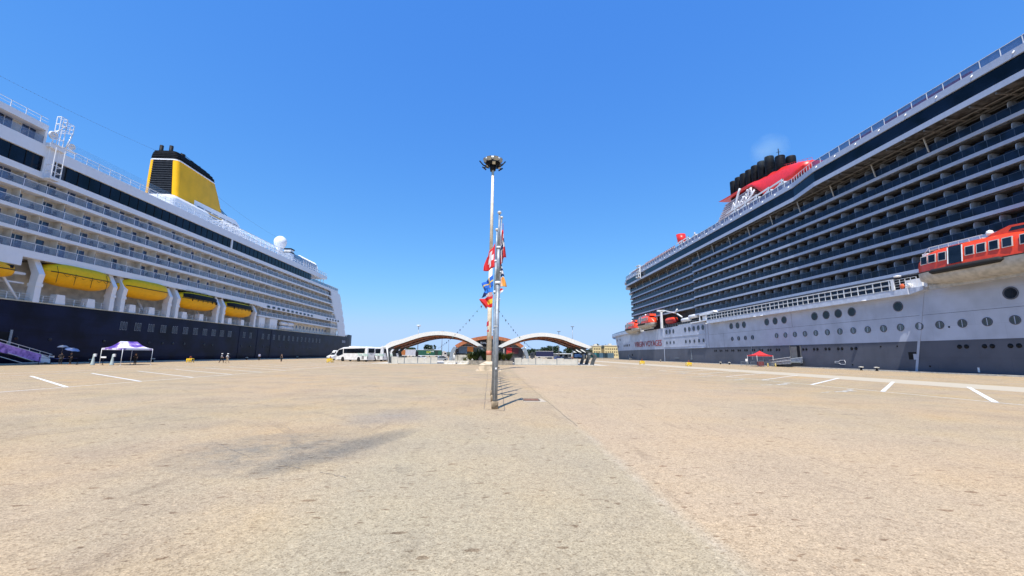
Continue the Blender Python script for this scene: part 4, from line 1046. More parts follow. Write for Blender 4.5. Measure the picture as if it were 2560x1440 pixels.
# script letters painted as thick white strokes on brackets: V i r g i n
SX = 81.6
def st(g, pts, r=.26): g.tube([(SX, 131.6-.97*u, 50.8+v*1.03) for u, v in pts], r*1.35, 6)
g = MB()
g = MB()
g.tube([(81.4, y, z+.25) for y, z in [(131.97, 52.17), (131.27, 53.02), (130.54, 54.15), (130.34, 53.17), (130.27, 51.85)]], 0.26, 6)
g.tube([(81.4, y, z+.25) for y, z in [(130.27, 51.85), (129.81, 52.27), (129.05, 53.68), (128.37, 55.19), (127.37, 56.67), (126.45, 57.67)]], 0.36, 6)
g.tube([(81.4, y, z+.25) for y, z in [(129.6, 51.9), (128.52, 52.29), (127.94, 53.05), (127.76, 53.77)]], 0.22, 6)
g.tube([(81.4, y, z+.25) for y, z in [(127.57, 52.0), (126.92, 52.96), (126.23, 53.47), (125.84, 52.93), (125.63, 52.0)]], 0.22, 6)
g.tube([(81.4, y, z+.25) for y, z in [(126.23, 53.47), (125.44, 53.64), (125.11, 54.38)]], 0.22, 6)
g.tube([(81.4, y, z+.25) for y, z in [(124.3, 54.16), (124.98, 53.66), (124.96, 52.69), (124.21, 52.59), (123.71, 53.54), (123.41, 54.66)]], 0.22, 6)
g.tube([(81.4, y, z+.25) for y, z in [(123.71, 53.54), (123.57, 52.5)]], 0.22, 6)
g.tube([(81.4, y, z+.25) for y, z in [(123.09, 55.39), (122.6, 55.71)]], 0.22, 6)
g.tube([(81.4, y, z+.25) for y, z in [(122.72, 53.15), (122.46, 53.99), (122.11, 54.98), (121.39, 55.44), (120.74, 55.45), (120.9, 54.29), (121.13, 53.64)]], 0.3, 6)
g.tube([(81.4, y, z+.25) for y, z in [(121.13, 53.64), (120.4, 53.72), (119.24, 54.2)]], 0.22, 6)
g.tube([(81.4, y, z+.25) for y, z in [(124.3, 51.7), (122.29, 52.59), (120.46, 53.27), (119.24, 54.1)]], 0.24, 6)
g.build('script_sign', WHITE2, S2)
# ship's name on the bow side
tr = text_mesh('VIRGIN VOYAGES', 3.45, mat('p_letterred', (.30, .03, .045), .5), 'lettering', S2, (RX-.10, 197.6, 6.35), (0, -1, 0), (0, 0, 1), bold=.05, sx=1.19, depth=.01)
# pale figure emblem and anchor area on the bow
g = MB(); g.box(76, 92, 215, 240, 13.3, 16.0); g.box(79, 90, 205, 215, 13.3, 17.5); g.build('foredeck_house', WHITE, S2)
hp = [(y+ (3 if y > 240 else 0), x-.9) for y, x in plan_up if 190 <= y]
g = MB(); secs = [[(x, y, 12.9), (x-.25, y, 13.2), (x-.25, y, 14.2), (x+.4, y, 14.2)] for y, x in hp]; g.loft(secs, smooth=False); g.build('bow_bulwark', GREYL, S2)
g = MB(); secs = [[(x-.26, y, 14.3), (x-.26, y, 15.1)] for y, x in hp]; g.loft(secs, smooth=False); g.build('bow_screen', mat('p_bowscreen', (.10, .14, .22), .2), S2)
def hullx(y, z):
    P_, Q_ = plan_lo, plan_up
    def ip(pl):
        for (ya, xa), (yb, xb) in zip(pl, pl[1:]):
            if ya <= y <= yb: return xa+(xb-xa)*(y-ya)/(yb-ya)
        return pl[-1][1]
    f = .35*(z+3)/7.9 if z < 4.9 else .35+.65*(z-4.9)/8.4
    return ip(P_)*(1-f)+ip(Q_)*f
def plate(g, y, z, w_, h_):
    g.add([(hullx(yy, zz)-.06, yy, zz) for yy, zz in ((y, z), (y+w_, z), (y+w_, z+h_), (y, z+h_))], [(0, 1, 2, 3)])
each('bow_port', BLACK, S2, [(lambda g, y=y, z=z: plate(g, y, z, w_, h_)) for y, z, w_, h_ in ((207, 6.9, 1.1, 1.1), (211, 6.9, 1.1, 1.1), (214, 6.9, 1.1, 1.1), (218, 6.9, 1.1, 1.1), (237, 6.8, 1.5, 1.3), (241, 6.8, 1.5, 1.3), (228, 10.4, 1.3, 1.2), (239, 10.4, 1.3, 1.2), (202, 2.0, 1.6, 1.1))])
# red lifeboats and rescue gear
def tender(loc, rz, label, L=17.4):
    t = boat_shape(L, 4.6, 0, 2.05, 5.35, BHULL, BRED, 'lifeboat', label, (0, 0, 0), 0, 'red lifeboats of the grey ship', style='band')
    fr = mat('p_winframe', (.55, .50, .46), .5)
    for s in (-1, 1):
        def slab(u0, u1, z0, z1, off):
            def xs(z): return 2.30+off-(z-3.1)*.14
            return MB().add([(s*xs(z), u, z) for z in (z0, z1) for u in (u0, u1)]+[(s*(xs(z)-.12), u, z) for z in (z0, z1) for u in (u0, u1)], [(0, 1, 3, 2), (4, 6, 7, 5), (0, 2, 6, 4), (1, 5, 7, 3), (2, 3, 7, 6), (0, 4, 5, 1)])
        for u in (-6.1, -4.7, -3.3, .15, 1.5, 2.9, 4.3, 6.0):
            sh_ = .32 if u < -5.5 else (.12 if u > 5.5 else 0); wd = .9 if u > -5.5 else .8
            o = slab(u-wd/2-.09, u+wd/2+.09, 3.2, 4.5, .03-sh_).build('window_frame', fr, t)
            slab(u-wd/2, u+wd/2, 3.3, 4.4, .05-sh_).build('pane', DGLASS, o)
        d = slab(-2.45, -.75, 2.5, 5.0, .04).build('side_door', DGLASS, t)
        g = MB(); g.lathe([(.12, -4.9), (.38, -4.5), (.42, 0), (.38, 3.6), (.12, 4.0)], (s*2.32, -.3, 1.85), 10, 'y'); g.build('fender', RUBBER, t)
        each('door_rail', RAILW, d, [(lambda g, y=y: g.tube([(s*2.44, y, 2.5), (s*2.12, y, 4.9)], .07, 5)) for y in (-2.5, -.7)])
        pass
    g = MB(); g.prism([(1.2, 5.1), (7.4, 5.0), (7.0, 5.9), (4.2, 6.1), (2.4, 5.6)], 'x', -1.3, 1.3); g.build('wheelhouse', BRED, t)
    each('wheelhouse_window', DGLASS, t, [(lambda g, s=s: g.prism([(4.0, 5.35), (6.6, 5.3), (6.4, 5.7), (4.4, 5.8)], 'x', s*1.28, s*1.34)) for s in (-1, 1)])
    g = MB()
    for x in (-1.3, 1.3):
        g.tube([(x, -6.6, 4.8), (x, -5.6, 5.75), (x, 1.2, 5.75)], .05, 5)
        for k in range(6): g.tube([(x, -5.6+k*1.3, 5.0), (x, -5.6+k*1.3, 5.75)], .04, 4)
    g.box(-1.2, 1.2, -5.8, 1.0, 5.3, 5.42)
    g.build('roof_rail', RAILW, t)
    g = MB(); g.lathe([(.33, 0), (.4, .25), (.3, .55), (.001, .7)], (1.1, 1.9, 5.5), 10); g.build('searchlight', WHITE2, t); g = MB(); g.box(-1, 1, -7.0, -6.3, 4.4, 5.1); g.build('bow_locker', WHITE2, t)
    g = MB(); g.box(-.25, .25, -7.4, 7.0, -.35, .3); g.build('skeg', BHULL, t)
    t.location = loc; t.rotation_euler = (0, 0, rz); return t
b1 = tender((66.6, 51.5, 12.95), R(180), 'large red-topped lifeboat with square windows above the grey hull at the right edge')
g = MB()
for y in (48.0, 60.2): g.box(RX-.6, RX+1.2, y, y+.5, 13.3, 14.6); g.tube([(RX+1.2, y, 13.4), (RX+1.3, y+.3, 17.5)], .28, 6)
for y in (50.5, 52.2, 57.5): g.tube([(RX+.6, y, 13.3), (RX+.2, y-.8, 14.6)], .16, 5)
g.lathe([(.5, 0), (.5, 1.2)], (RX+.9, 58.9, 13.3), 10); g.lathe([(.32, 0), (.32, 1.4)], (RX+.8, 57.0, 13.3), 10); g.box(RX+.3, RX+.4, 40, 56, 14.1, 14.2)
g.build('davit', RAILW, S2)
b2 = copy_thing(b1, (66.5, 176.2, 13.9), R(180), 'red lifeboat with windows hanging furthest but one towards the bow, above the red name lettering')
b3 = copy_thing(b1, (67.2, 196.2, 12.9), R(180), 'red lifeboat nearest the bow, overlapped by the other red lifeboat above the name lettering')
g = MB(); g.box(RX-.5, RX+.2, 163.6, 164.6, 13.3, 20.3); g.box(RX-1.8, RX+1.5, 163.6, 164.5, 20.1, 20.8); g.tube([(RX, 163, 20.6), (RX+.5, 152, 18.3)], .2, 5); g.box(RX-.6, RX+.6, 186.2, 187.8, 13.3, 15.3)
g.tube([(RX+.5, 152, 18.4), (RX+.5, 147, 16.4)], .3, 6); g.tube([(RX+.2, 152, 18.3), (RX+.2, 150, 19.6)], .3, 6); g.build('davit', RAILW, S2)
t6 = boat_shape(8.5, 2.9, 0, 1.3, 2.4, DRED, BRED, 'rescue_boat', 'small red rescue boat on its cradle beside the white liferaft canisters', (RX+.7, 156.5, 14.6), group=None, style='band')
g = MB()
for a, b, z in ((141.0, 147.6, 15.2), (135.6, 141.8, 15.9)):
    g.lathe([(.4, 0), (.72, .3), (.72, b-a-.3), (.4, b-a)], (RX+.8, a, z), 12, 'y')
g.build('liferaft_canister', WHITE, S2)
g = MB(); g.box(RX+.2, RX+1.2, 140, 150, 13.3, 13.7); g.box(RX-.4, RX+.2, 131.5, 139, 13.4, 13.75); g.build('cradle', WHITE2, S2)
rail(128, 163, 13.3, 1.1, 'boat_deck_railing', S2, x=RX+.05, step=2, bars=2, m=STEEL)

for i, (y, z, x, xi) in enumerate([c_ for c_ in cells if c_[0] < 78]):
    if rnd.random() < .6:
        deck_chair(x+.75, y+.9+rnd.random()*1.3, z+.25, 'deck chair behind the dark parapet of a navy balcony', 'deck chairs on the navy balconies')

# ================================================================= flagpoles, flags, light mast
def at(u, v, Y):
    """point at distance Y along the quay on the sight line through (u, v)"""
    d = right*(u-1280)+down*(v-720)+fwd*FP
    return Vector((0, 0, H))+d*(Y/d.y)
FZ = [(.05, 16.5, 8.05), (.0, 19.0, 8.08), (-.04, 21.6, 9.6)]+[(.02, 24.15+2.55*k, 8.05) for k in range(10)]
pole_labels = ['nearest galvanised flagpole with a tan concrete foot, a white sticker and scratches']
for i, (x, y, zt) in enumerate(FZ):
    lab = 'nearest galvanised flagpole, with a round concrete foot, at the front of the row' if i == 0 else 'grey galvanised flagpole in the row hidden behind the nearest pole'
    t = thing('flagpole', lab, 'flagpole', (x, y, 0), group='flagpoles lined up on the quay axis')
    x2 = x+(.06, .02, .31)[i] if i < 3 else x+.03; xm = x+(x2-x)*.6; g = MB(); g.tube([(x, y, .28), (xm, y, 5.0)], .100, 14, .088); g.tube([(xm, y, 5.0), (xm*.5+x2*.5, y, 6.5)], .082, 14, .075); g.tube([(xm*.5+x2*.5, y, 6.5), (x2, y, zt-.12)], .055, 12, .04)
    g.build('shaft', STEEL, t)
    g = MB(); g.lathe([(.115, 4.95), (.115, 5.05)], (xm, y, 0), 14); g.lathe([(.095, 6.45), (.095, 6.53)], ((xm+x2)/2, y, 0), 14); g.lathe([(.104, 3.2), (.104, 3.23)], (x, y, 0), 14); g.build('collar', RAILW, t)
    g = MB(); g.lathe([(.001, -.07), (.075, -.03), (.09, .02), (.06, .07), (.001, .09)], (x2, y, zt-.05), 12); g.build('finial', mat('p_finial', (.6, .58, .55), .4), t)
    g = MB(); g.lathe([(.135, 0), (.135, .27), (.12, .29), (.10, .29)], (x, y, 0), 16); g.build('foot', mat('foot_concrete', (.36, .27, .17), .85, var=.2, scale=7, bump=.2), t)
    if i == 0:
        g = MB(); g.add([(x-.01+.03*k, y-.102, 1.52+.07*j) for j in range(2) for k in range(3)], [(0, 1, 4, 3), (1, 2, 5, 4)]); g.build('sticker', WHITE2, t)
        g = MB(); g.tube([(x-.03, y-.11, .35), (x-.02, y-.108, 1.2), (x+.0, y-.105, 4.9)], .008, 4); g.tube([(x+.1, y-.02, .9), (x+.13, y-.03, 1.0), (x+.1, y-.02, 1.12)], .015, 5); g.build('halyard', ROPE, t)
def flag(Y, H0, H1, F0, F1, fn, cols, label, fold=.12, nf=2.2, seed=0):
    P = [at(*H0, Y), at(*H1, Y), at(*F0, Y), at(*F1, Y)]
    nu, nv = 22, 16; vs = []; r_ = random.Random(seed); ph = r_.random()*6
    for j in range(nv+1):
        for i in range(nu+1):
            u, v = i/nu, j/nv
            p = P[0].lerp(P[1], v).lerp(P[2].lerp(P[3], v), u)
            amp = fold*math.sin(math.pi*min(1, u*1.2)*.5)
            p = p+Vector((amp*.25*math.sin(u*9+v*4+ph), amp*math.sin(2*math.pi*nf*u+2.6*v+ph), amp*.5*math.sin(u*7+ph+v*2)*u))
            vs.append(p)
    me = bpy.data.meshes.new('flag'); fs = [(j*(nu+1)+i, j*(nu+1)+i+1, (j+1)*(nu+1)+i+1, (j+1)*(nu+1)+i) for j in range(nv) for i in range(nu)]
    c0 = P[0]
    me.from_pydata([v-c0 for v in vs], [], fs)
    for k, c in enumerate(cols): me.materials.append(mat('flag_%s' % '_'.join('%02d' % int(q*99) for q in c), c, .75, var=.03))
    for k, p in enumerate(me.polygons):
        p.material_index = fn((k % nu+.5)/nu, (k//nu+.5)/nv); p.use_smooth = True
    o = bpy.data.objects.new('flag', me); col.objects.link(o); o.location = c0
    so_ = o.modifiers.new('thick', 'SOLIDIFY'); so_.thickness = .006
    return tag(o, label, 'flag', 'national flags hanging from the pole row')
RD, WH, BL, YE, NV_, OR_, GN = (.62, .02, .025), (.78, .76, .76), (.02, .13, .55), (.80, .52, .03), (.01, .02, .12), (.85, .36, .06), (.02, .3, .1)
def nordic(bg, a, b=None):
    def f(u, v):
        if abs(u-.36) < .06 or abs(v-.5) < .08: return 1 if b is None else 2
        if b is not None and (abs(u-.36) < .12 or abs(v-.5) < .16): return 1
        return 0
    return f
flag(16.62, (1252, 590), (1250, 665), (1258, 563), (1264, 642), nordic(0, 1, 2), [RD, WH, NV_], 'red flag with a white-edged navy cross hanging highest, just right of the poles', .10, 1.6, 1)
def swiss(u, v):
    return 1 if (abs(u-.42) < .12 and .12 < v < .88) or (abs(v-.5) < .14 and .12 < u < .75) else 0
flag(19.05, (1238, 608), (1236, 668), (1216, 643), (1209, 681), swiss, [RD, WH], 'red flag with a white cross blowing left of the poles', .14, 1.2, 2)
flag(21.65, (1249, 650), (1249, 694), (1252, 650), (1260, 690), lambda u, v: 1 if int(v*7) % 2 else 0, [NV_, WH], 'navy and white striped flag hanging just right of the poles', .08, 1.5, 3)
flag(24.2, (1233, 686), (1233, 714), (1205, 711), (1211, 728), nordic(0, 1), [BL, YE], 'blue flag with a yellow cross left of the poles', .12, 1.5, 4)
flag(26.75, (1249, 697), (1249, 717), (1259, 691), (1268, 716), lambda u, v: 0 if u > .45 else 1, [OR_, (.80, .55, .40)], 'orange and peach flag pointing right of the poles', .10, 1.2, 5)
flag(29.3, (1233, 713), (1232, 730), (1214, 719), (1211, 733), lambda u, v: 0, [(.03, .22, .75)], 'plain bright blue flag below the blue and yellow one', .12, 1.4, 6)
flag(31.85, (1231, 726), (1230, 741), (1211, 731), (1203, 743), lambda u, v: 0 if u > .55 else (1 if u > .42 else 2), [NV_, WH, (.6, .38, .36)], 'small navy, white and faded red flag above the red and yellow one', .12, 2, 7)
flag(34.4, (1232, 736), (1231, 768), (1199, 751), (1214, 770), lambda u, v: 1 if .3 < v < .68 and u < .55 else 0, [RD, YE], 'red and yellow flag hanging lowest on the left of the poles', .16, 1.6, 8)
flag(36.95, (1249, 721), (1249, 736), (1257, 721), (1258, 727), lambda u, v: 0 if v < .5 else 1, [RD, WH], 'small red and white flag tip right of the poles, under the orange one', .06, 1, 9)
flag(42.0, (1222, 801), (1222, 814), (1217, 806), (1216, 816), lambda u, v: 0, [(.5, .03, .05)], 'small dark red flag on the left of the mast, upper of two', .05, 1, 10)
flag(44.5, (1222, 823), (1222, 830), (1217, 827), (1217, 829), lambda u, v: 0, [(.5, .03, .05)], 'tiny dark red flag on the left of the mast, lower of two', .04, 1, 11)
# high light mast
MX_, MY = -.72, 54.0
t = thing('light_mast', 'tall cream floodlight mast on a concrete block behind the flagpoles', 'light mast', (MX_, MY, 0))
g = MB(); g.tube([(MX_, MY, .9), (MX_+.02, MY, 14)], .34, 16, .25); g.tube([(MX_+.02, MY, 14), (MX_+.06, MY, 28.2)], .25, 16, .17); g.build('shaft', LAMPP, t)
g = MB(); g.lathe([(.35, 2.0), (.35, 2.55)], (MX_, MY, 0), 14); g.build('red_panel', flat('redpanel', (.50, .16, .10)), t)
g = MB(); g.box(MX_-1.25, MX_+1.25, MY-1.25, MY+1.25, 0, .72)
g.loft([[(MX_-a, MY-a, z), (MX_+a, MY-a, z), (MX_+a, MY+a, z), (MX_-a, MY+a, z)] for a, z in ((1.27, .72), (1.27, .78), (.36, 1.22))], closed=True, cap=True, smooth=False)
g.box(MX_-1.6, MX_+1.6, MY-1.6, MY+1.6, 0, .09); g.build('base_block', mat('cream_concrete', (.58, .47, .33), .8, var=.15, streak=.2), t)
g = MB(); g.lathe([(.12, .3), (.12, .5)], (MX_+1.27, MY-.5, 0), 10, 'z'); g.build('cable_inlet', BLACK, t)
zt = 28.9
g = MB(); g.lathe([(1.15, -.05), (1.25, .12), (1.15, .34), (.6, .46), (.001, .48)], (MX_+.05, MY, zt), 18); g.build('head_cover', mat('p_headcover', (.66, .66, .62), .5), t)
g = MB(); g.lathe([(.95, -.42), (.95, .02), (.2, .02)], (MX_+.05, MY, zt), 18); g.lathe([(.4, -1.3), (.45, -.5)], (MX_+.05, MY, zt), 10); g.build('head_ring', BLACK, t)
fl = MB()
def flood(ang, rr, z, tilt, sz=.62):
    g = MB(); g.box(-sz/2, sz/2, -.09, .09, -sz/2, sz/2)
    q = MB(); q.box(-sz*.42, sz*.42, -.10, -.085, -sz*.42, sz*.42)
    for b in (g, q):
        out_ = []
        for x, y, zz in b.v:
            y2, z2 = y*math.cos(tilt)-zz*math.sin(tilt), y*math.sin(tilt)+zz*math.cos(tilt)
            y2 -= rr
            out_.append((MX_+.05+x*math.cos(ang)-y2*math.sin(ang), MY+x*math.sin(ang)+y2*math.cos(ang), z+z2))
        b.v = out_
    o = g.build('floodlight', BLACK if z < zt else STEEL2, t); q.build('lens', mat('p_lens', (.55, .50, .38), .25), o)
for k in range(8): flood(2*math.pi*k/8+.35, 1.15, zt+.05, R(35), .6)
for k in range(6): flood(2*math.pi*k/6+.1, .95 if k % 2 else 1.35, zt-.75-.2*(k % 2), R(50), .5)
g = MB()
for k in range(6):
    a = 2*math.pi*k/6+.1; g.tube([(MX_+.05, MY, zt-1.0), (MX_+.05+1.5*math.sin(a), MY-1.5*math.cos(a), zt-.55)], .055, 5)
for s in (-1, 1): g.tube([(MX_+s*.5, MY-.5, zt-1.2), (MX_+s*1.3, MY-.6, zt-.8), (MX_+s*1.8, MY-.7, zt-.25)], .10, 6)
g.build('bracket_arm', BLACK, t)
# bunting running from the mast to the terminal
for a, b, lab in (((1222, 742, 54), (1092, 872, 112), 'string of small dark pennants sloping down to the left of the mast'), ((1224, 742, 54), (1332, 872, 112), 'string of small dark pennants sloping down to the right of the mast')):
    A, B = at(*a), at(*b); t = thing('bunting_line', lab, 'bunting', tuple(A))
    pts = [A.lerp(B, i/40)-Vector((0, 0, 3.2*4*(i/40)*(1-i/40)*.25)) for i in range(41)]
    g = MB(); g.tube(pts, .006, 4); g.build('cord', flat('cordgrey', (.12, .15, .2)), t)
    for i in range(3, 38, 2):
        p = pts[i]; s = .20 if i % 3 else .28; c_ = [(.02, .03, .05), (.06, .03, .05), (.03, .08, .05), (.02, .04, .10)][i//2 % 4]
        g = MB(); k_ = (-1)**(i//2); g.add([p+Vector((-s*.5, 0, 0)), p+Vector((s*.5, .05, 0)), p+Vector((s*.1*k_, -.12, -s*1.5))], [(0, 1, 2)])
        g.build('pennant', flat('pennant%d' % (i//2 % 4), c_), t)

# ================================================================= terminal
def arc_pts(ctrl, n):
    """smooth curve through control points (Catmull-Rom)"""
    out_ = []
    P = [ctrl[0]]+list(ctrl)+[ctrl[-1]]
    for i in range(1, len(P)-2):
        for k in range(n):
            t_ = k/n; q = []
            for d in (0, 1):
                p0, p1, p2, p3 = P[i-1][d], P[i][d], P[i+1][d], P[i+2][d]
                q.append(.5*((2*p1)+(-p0+p2)*t_+(2*p0-5*p1+4*p2-p3)*t_*t_+(-p0+3*p1-3*p2+p3)*t_**3))
            out_.append(tuple(q))
    out_.append(ctrl[-1]); return out_
def canopy(label, top, low, ya, yb, leg_x, leg_s, inner):
    t = thing('canopy', label, 'canopy', (top[0][0], ya, 0), group='arched canopies of the terminal')
    T, L = arc_pts(top, 8), arc_pts(low, 8)
    g = MB()
    g.loft([[(x, ya, z) for x, z in L], [(x, ya, z) for x, z in T], [(x, yb, z) for x, z in T], [(x, yb, z) for x, z in L]], smooth=False)
    g.add([(T[0][0], ya, T[0][1]), (L[0][0], ya, L[0][1]), (L[0][0], yb, L[0][1]), (T[0][0], yb, T[0][1])], [(0, 1, 2, 3)])
    g.add([(T[-1][0], ya, T[-1][1]), (L[-1][0], ya, L[-1][1]), (L[-1][0], yb, L[-1][1]), (T[-1][0], yb, T[-1][1])], [(3, 2, 1, 0)])
    g.build('membrane_roof', CANVW, t)
    g = MB(); Li = [(x, z+.12) for x, z in L[2:-2]]; g.loft([[(x, ya+.25, z-.15) for x, z in Li], [(x, yb, z-.15) for x, z in Li]], smooth=False)
    o = g.build('timber_soffit', WOODR, t)
    g = MB()
    for y in (ya+.5, (ya+yb)/2, yb-.4): g.tube([(x, y, z-.32) for x, z in Li], .14, 6)
    g.build('timber_rib', WOODR, o)
    for y in (ya+.6, (ya+yb)/2, yb-.6):
        g = MB(); xe, ze = L[3] if leg_s < 0 else L[-4]
        pts = arc_pts([(xe-leg_s*1.0, ze+.5), (xe+leg_s*.2, ze-.6), (leg_x+leg_s*.35, 2.1), (leg_x, .9), (leg_x-leg_s*.25, .1)], 5)
        for d in (-.22, .22): g.loft([[(x-.36, y+d-.03, z), (x+.36, y+d-.03, z), (x+.36, y+d+.03, z), (x-.36, y+d+.03, z)] for x, z in pts], closed=True, cap=True, smooth=False)
        g.loft([[(x-.07, y-.2, z), (x+.07, y-.2, z), (x+.07, y+.2, z), (x-.07, y+.2, z)] for x, z in pts], closed=True, cap=True, smooth=False)
        g.build('curved_leg', DSTEEL, t)
    g = MB(); xi, zi = inner
    g.loft([[(x-.3, y, z), (x+.3, y, z-.2), (x+.3, y+.6, z-.2), (x-.3, y+.6, z)] for x, z, y in ((xi, zi, ya+.3), (xi-leg_s*.9, zi-.9, ya+.3), (xi-leg_s*1.3, zi-1.9, ya+.3), (xi-leg_s*1.4, .1, ya+.3))], closed=True, cap=True, smooth=False)
    g.build('inner_bracket', STEEL2, t)
    return t
cl = canopy('white-edged arched canopy left of the flagpoles, timber underneath', [(-23.2, 3.1), (-21.6, 4.35), (-19.0, 5.1), (-15.5, 6.25), (-12.0, 6.75), (-8.5, 6.5), (-5.6, 5.6), (-2.6, 3.95)], [(-22.0, 3.0), (-21.2, 3.45), (-18.9, 4.25), (-15.3, 5.45), (-12.0, 5.95), (-8.6, 5.7), (-5.9, 4.85), (-3.6, 3.75)], 86, 98, -21.7, -1, (-3.2, 3.9))
g = MB(); g.tube([(-22.1, 85.8, 3.3), (-21.6, 85.9, .1)], .16, 6, .10); g.prism([(-24.0, 3.0), (-23.0, 3.6), (-22.4, 3.3)], 'y', 85.7, 86.0); g.build('front_post', RAILW, cl)
cr = canopy('white-edged arched canopy right of the flagpoles, timber underneath, beside the grey ship', [(.5, 3.7), (3.3, 5.15), (6.5, 6.25), (10.2, 6.72), (14.0, 6.2), (17.4, 5.1), (20.6, 3.85)], [(1.6, 3.55), (3.8, 4.45), (6.9, 5.5), (10.2, 5.92), (13.8, 5.45), (17.0, 4.35), (19.8, 3.5)], 86, 98, 20.8, 1, (1.2, 3.7))
# central terminal building
t = thing('terminal_building', 'low vaulted terminal building with an orange arch and black sign between the two canopies', 'building', (-1.4, 110, 0))
def Xp(u): return (u-1236)*.1078
def Zp(v): return 2.1+(886.6-v)*.1078
outer = arc_pts([(-12.0, .2), (-11.6, 2.6), (-10.3, 4.5), (-6.8, 6.1), (-1.4, 7.05), (4.2, 6.2), (7.6, 4.6), (8.9, 2.6), (9.3, .2)], 8)
inner = arc_pts([(-11.2, .2), (-10.8, 2.4), (-9.5, 3.95), (-6.4, 5.3), (-1.4, 6.15), (3.8, 5.4), (6.9, 4.05), (8.1, 2.4), (8.5, .2)], 8)
def arch(i0, i1, name, m, ya, yb, par):
    g = MB(); O, I = outer[i0:i1+1], inner[i0:i1+1]
    g.loft([[(x, ya, z) for x, z in I], [(x, ya, z) for x, z in O], [(x, yb, z) for x, z in O], [(x, yb, z) for x, z in I], [(x, ya, z) for x, z in I]], smooth=False)
    for k in (0, -1): g.add([(I[k][0], ya, I[k][1]), (O[k][0], ya, O[k][1]), (O[k][0], yb, O[k][1]), (I[k][0], yb, I[k][1])], [(0, 1, 2, 3)])
    return g.build(name, m, par)
n_ = len(outer)-1
arch(15, n_-15, 'orange_arch', ORNG, 110, 126, t); arch(0, 14, 'steel_rib', STEEL, 109.9, 110.5, t); arch(n_-14, n_, 'steel_rib', STEEL, 109.9, 110.5, t)
g = MB()
for s, xs in ((1, (-11.1, -10.5)), (-1, (7.6, 8.2))): 
    for y in (112, 115, 118): g.tube([(xs[0], y, 0), (xs[0]-s*.3+.3, y, 2.5), (xs[1]+.3, y, 4.2)], .18, 6)
g.build('side_rib', RAILW, t)
g = MB(); g.add([(x, 111.6, z-.02) for x, z in inner[6:-6]], [list(range(len(inner)-12))]); g.build('gable_wall', mat('gable_grey', (.19, .18, .165), .7, var=.1), t)
g = MB(); g.box(-10.5, 7.6, 111.5, 125, 0, 3.6); g.build('hall', mat('hall_dark', (.045, .04, .045), .5), t)
g = MB(); g.box(Xp(1195), Xp(1251), 110.9, 111.3, Zp(868), Zp(848)); sb = g.build('sign_board', BLACK, t)
text_mesh('RINA', .78, WHITE2, 'lettering', sb, (Xp(1200.5), 110.88, Zp(861)), (1, 0, 0), (0, 0, 1), space=1.25, bold=.01, depth=.01)
for a, b, c, d, m, nm in ((1147, 1168, 885, 868, (.10, .14, .19), 'poster'), (1168, 1183, 880, 868, (.55, .16, .02), 'poster'), (1266, 1280, 886, 869, (.50, .025, .02), 'poster'), (1281, 1296, 884, 870, (.09, .012, .02), 'poster')):
    g = MB(); g.box(Xp(a), Xp(b), 111.2, 111.35, Zp(c), Zp(d)); g.build(nm, flat('poster_%d' % a, m), t)
each('lintel', flat('lintel', (.35, .33, .3)), t, [lambda g: g.box(Xp(1146), Xp(1192), 111.1, 111.2, Zp(868), Zp(867)), lambda g: g.box(Xp(1246), Xp(1302), 111.1, 111.2, Zp(869), Zp(868.2)), lambda g: g.box(Xp(1258), Xp(1261), 111.0, 111.2, 1, Zp(870))])
g = MB(); g.box(Xp(1267), Xp(1272), 111.0, 111.2, Zp(866), Zp(863.5)); g.build('exit_sign', flat('exitgreen', (.01, .10, .05)), t)
g = MB(); g.box(-10.4, -5.2, 110.6, 111.3, 0, 1.9); g.build('low_wall', CONC, t)

# fences with pale panels
def fence(label, x0, x1, y, n, posts, gate=0):
    t = thing('panel_fence', label, 'fence', (x0, y, 0))
    w_ = (x1-x0)/n
    for k in range(n):
        g = MB(); h = 1.28 if k % 3 else 1.42
        g.box(x0+k*w_+.03, x0+(k+1)*w_-.03, y-.03, y+.03, .12, h); g.build('panel', mat('frosted_panel', (.60, .565, .49), .35, alpha=.9, var=.05, scale=.9), t)
    g = MB(); g.box(x0, x1, y-.05, y+.05, .04, .12); g.box(x0, x1, y-.035, y+.035, 1.44, 1.5); g.build('frame', STEEL2, t)
    for k in range(0, n+1, posts): g = MB(); g.box(x0+k*w_-.06, x0+k*w_+.06, y-.09, y+.02, 0, 1.5); g.build('post', STEEL2, t)
    return t
fence('pale panel fence with dark posts under the left canopy', -21.3, -11.8, 86.6, 7, 2)
fence('pale panel fence with dark posts under the right canopy', 4.2, 17.6, 86.6, 9, 3)
g = MB(); 
t = thing('pavement_kerb', 'pale kerb stone at the foot of the left canopy legs', 'kerb', (-21, 85, 0)); g.box(-22.0, -19.4, 84.6, 85.6, 0, .15); g.build('kerb_stone', CONCL, t)
t = thing('pavement_kerb', 'pale kerb stone at the foot of the right canopy legs', 'kerb', (19, 85, 0)); g = MB(); g.box(17.7, 20.3, 84.6, 85.6, 0, .15); g.build('kerb_stone', CONCL, t)
tag(None or (lambda g: (g.box(-25, 24, 85.8, 130, .0, .05), g.build('terminal_pavement', CONCL))[1])(MB()), kind='structure')
for i, (x0, x1, lab) in enumerate(((-10.4, -8.0, 'low pale concrete barrier beside the silver car, left of two'), (-7.6, -5.3, 'low pale concrete barrier touching the left planter, right of two'))):
    t = thing('concrete_barrier', lab, 'barrier', (x0, 86, 0), group='low concrete barriers'); g = MB()
    g.prism([(85.9, .05), (86.7, .05), (86.55, .25), (86.42, .75), (86.18, .75), (86.05, .25)], 'x', x0, x1); g.build('block', CONCL, t)
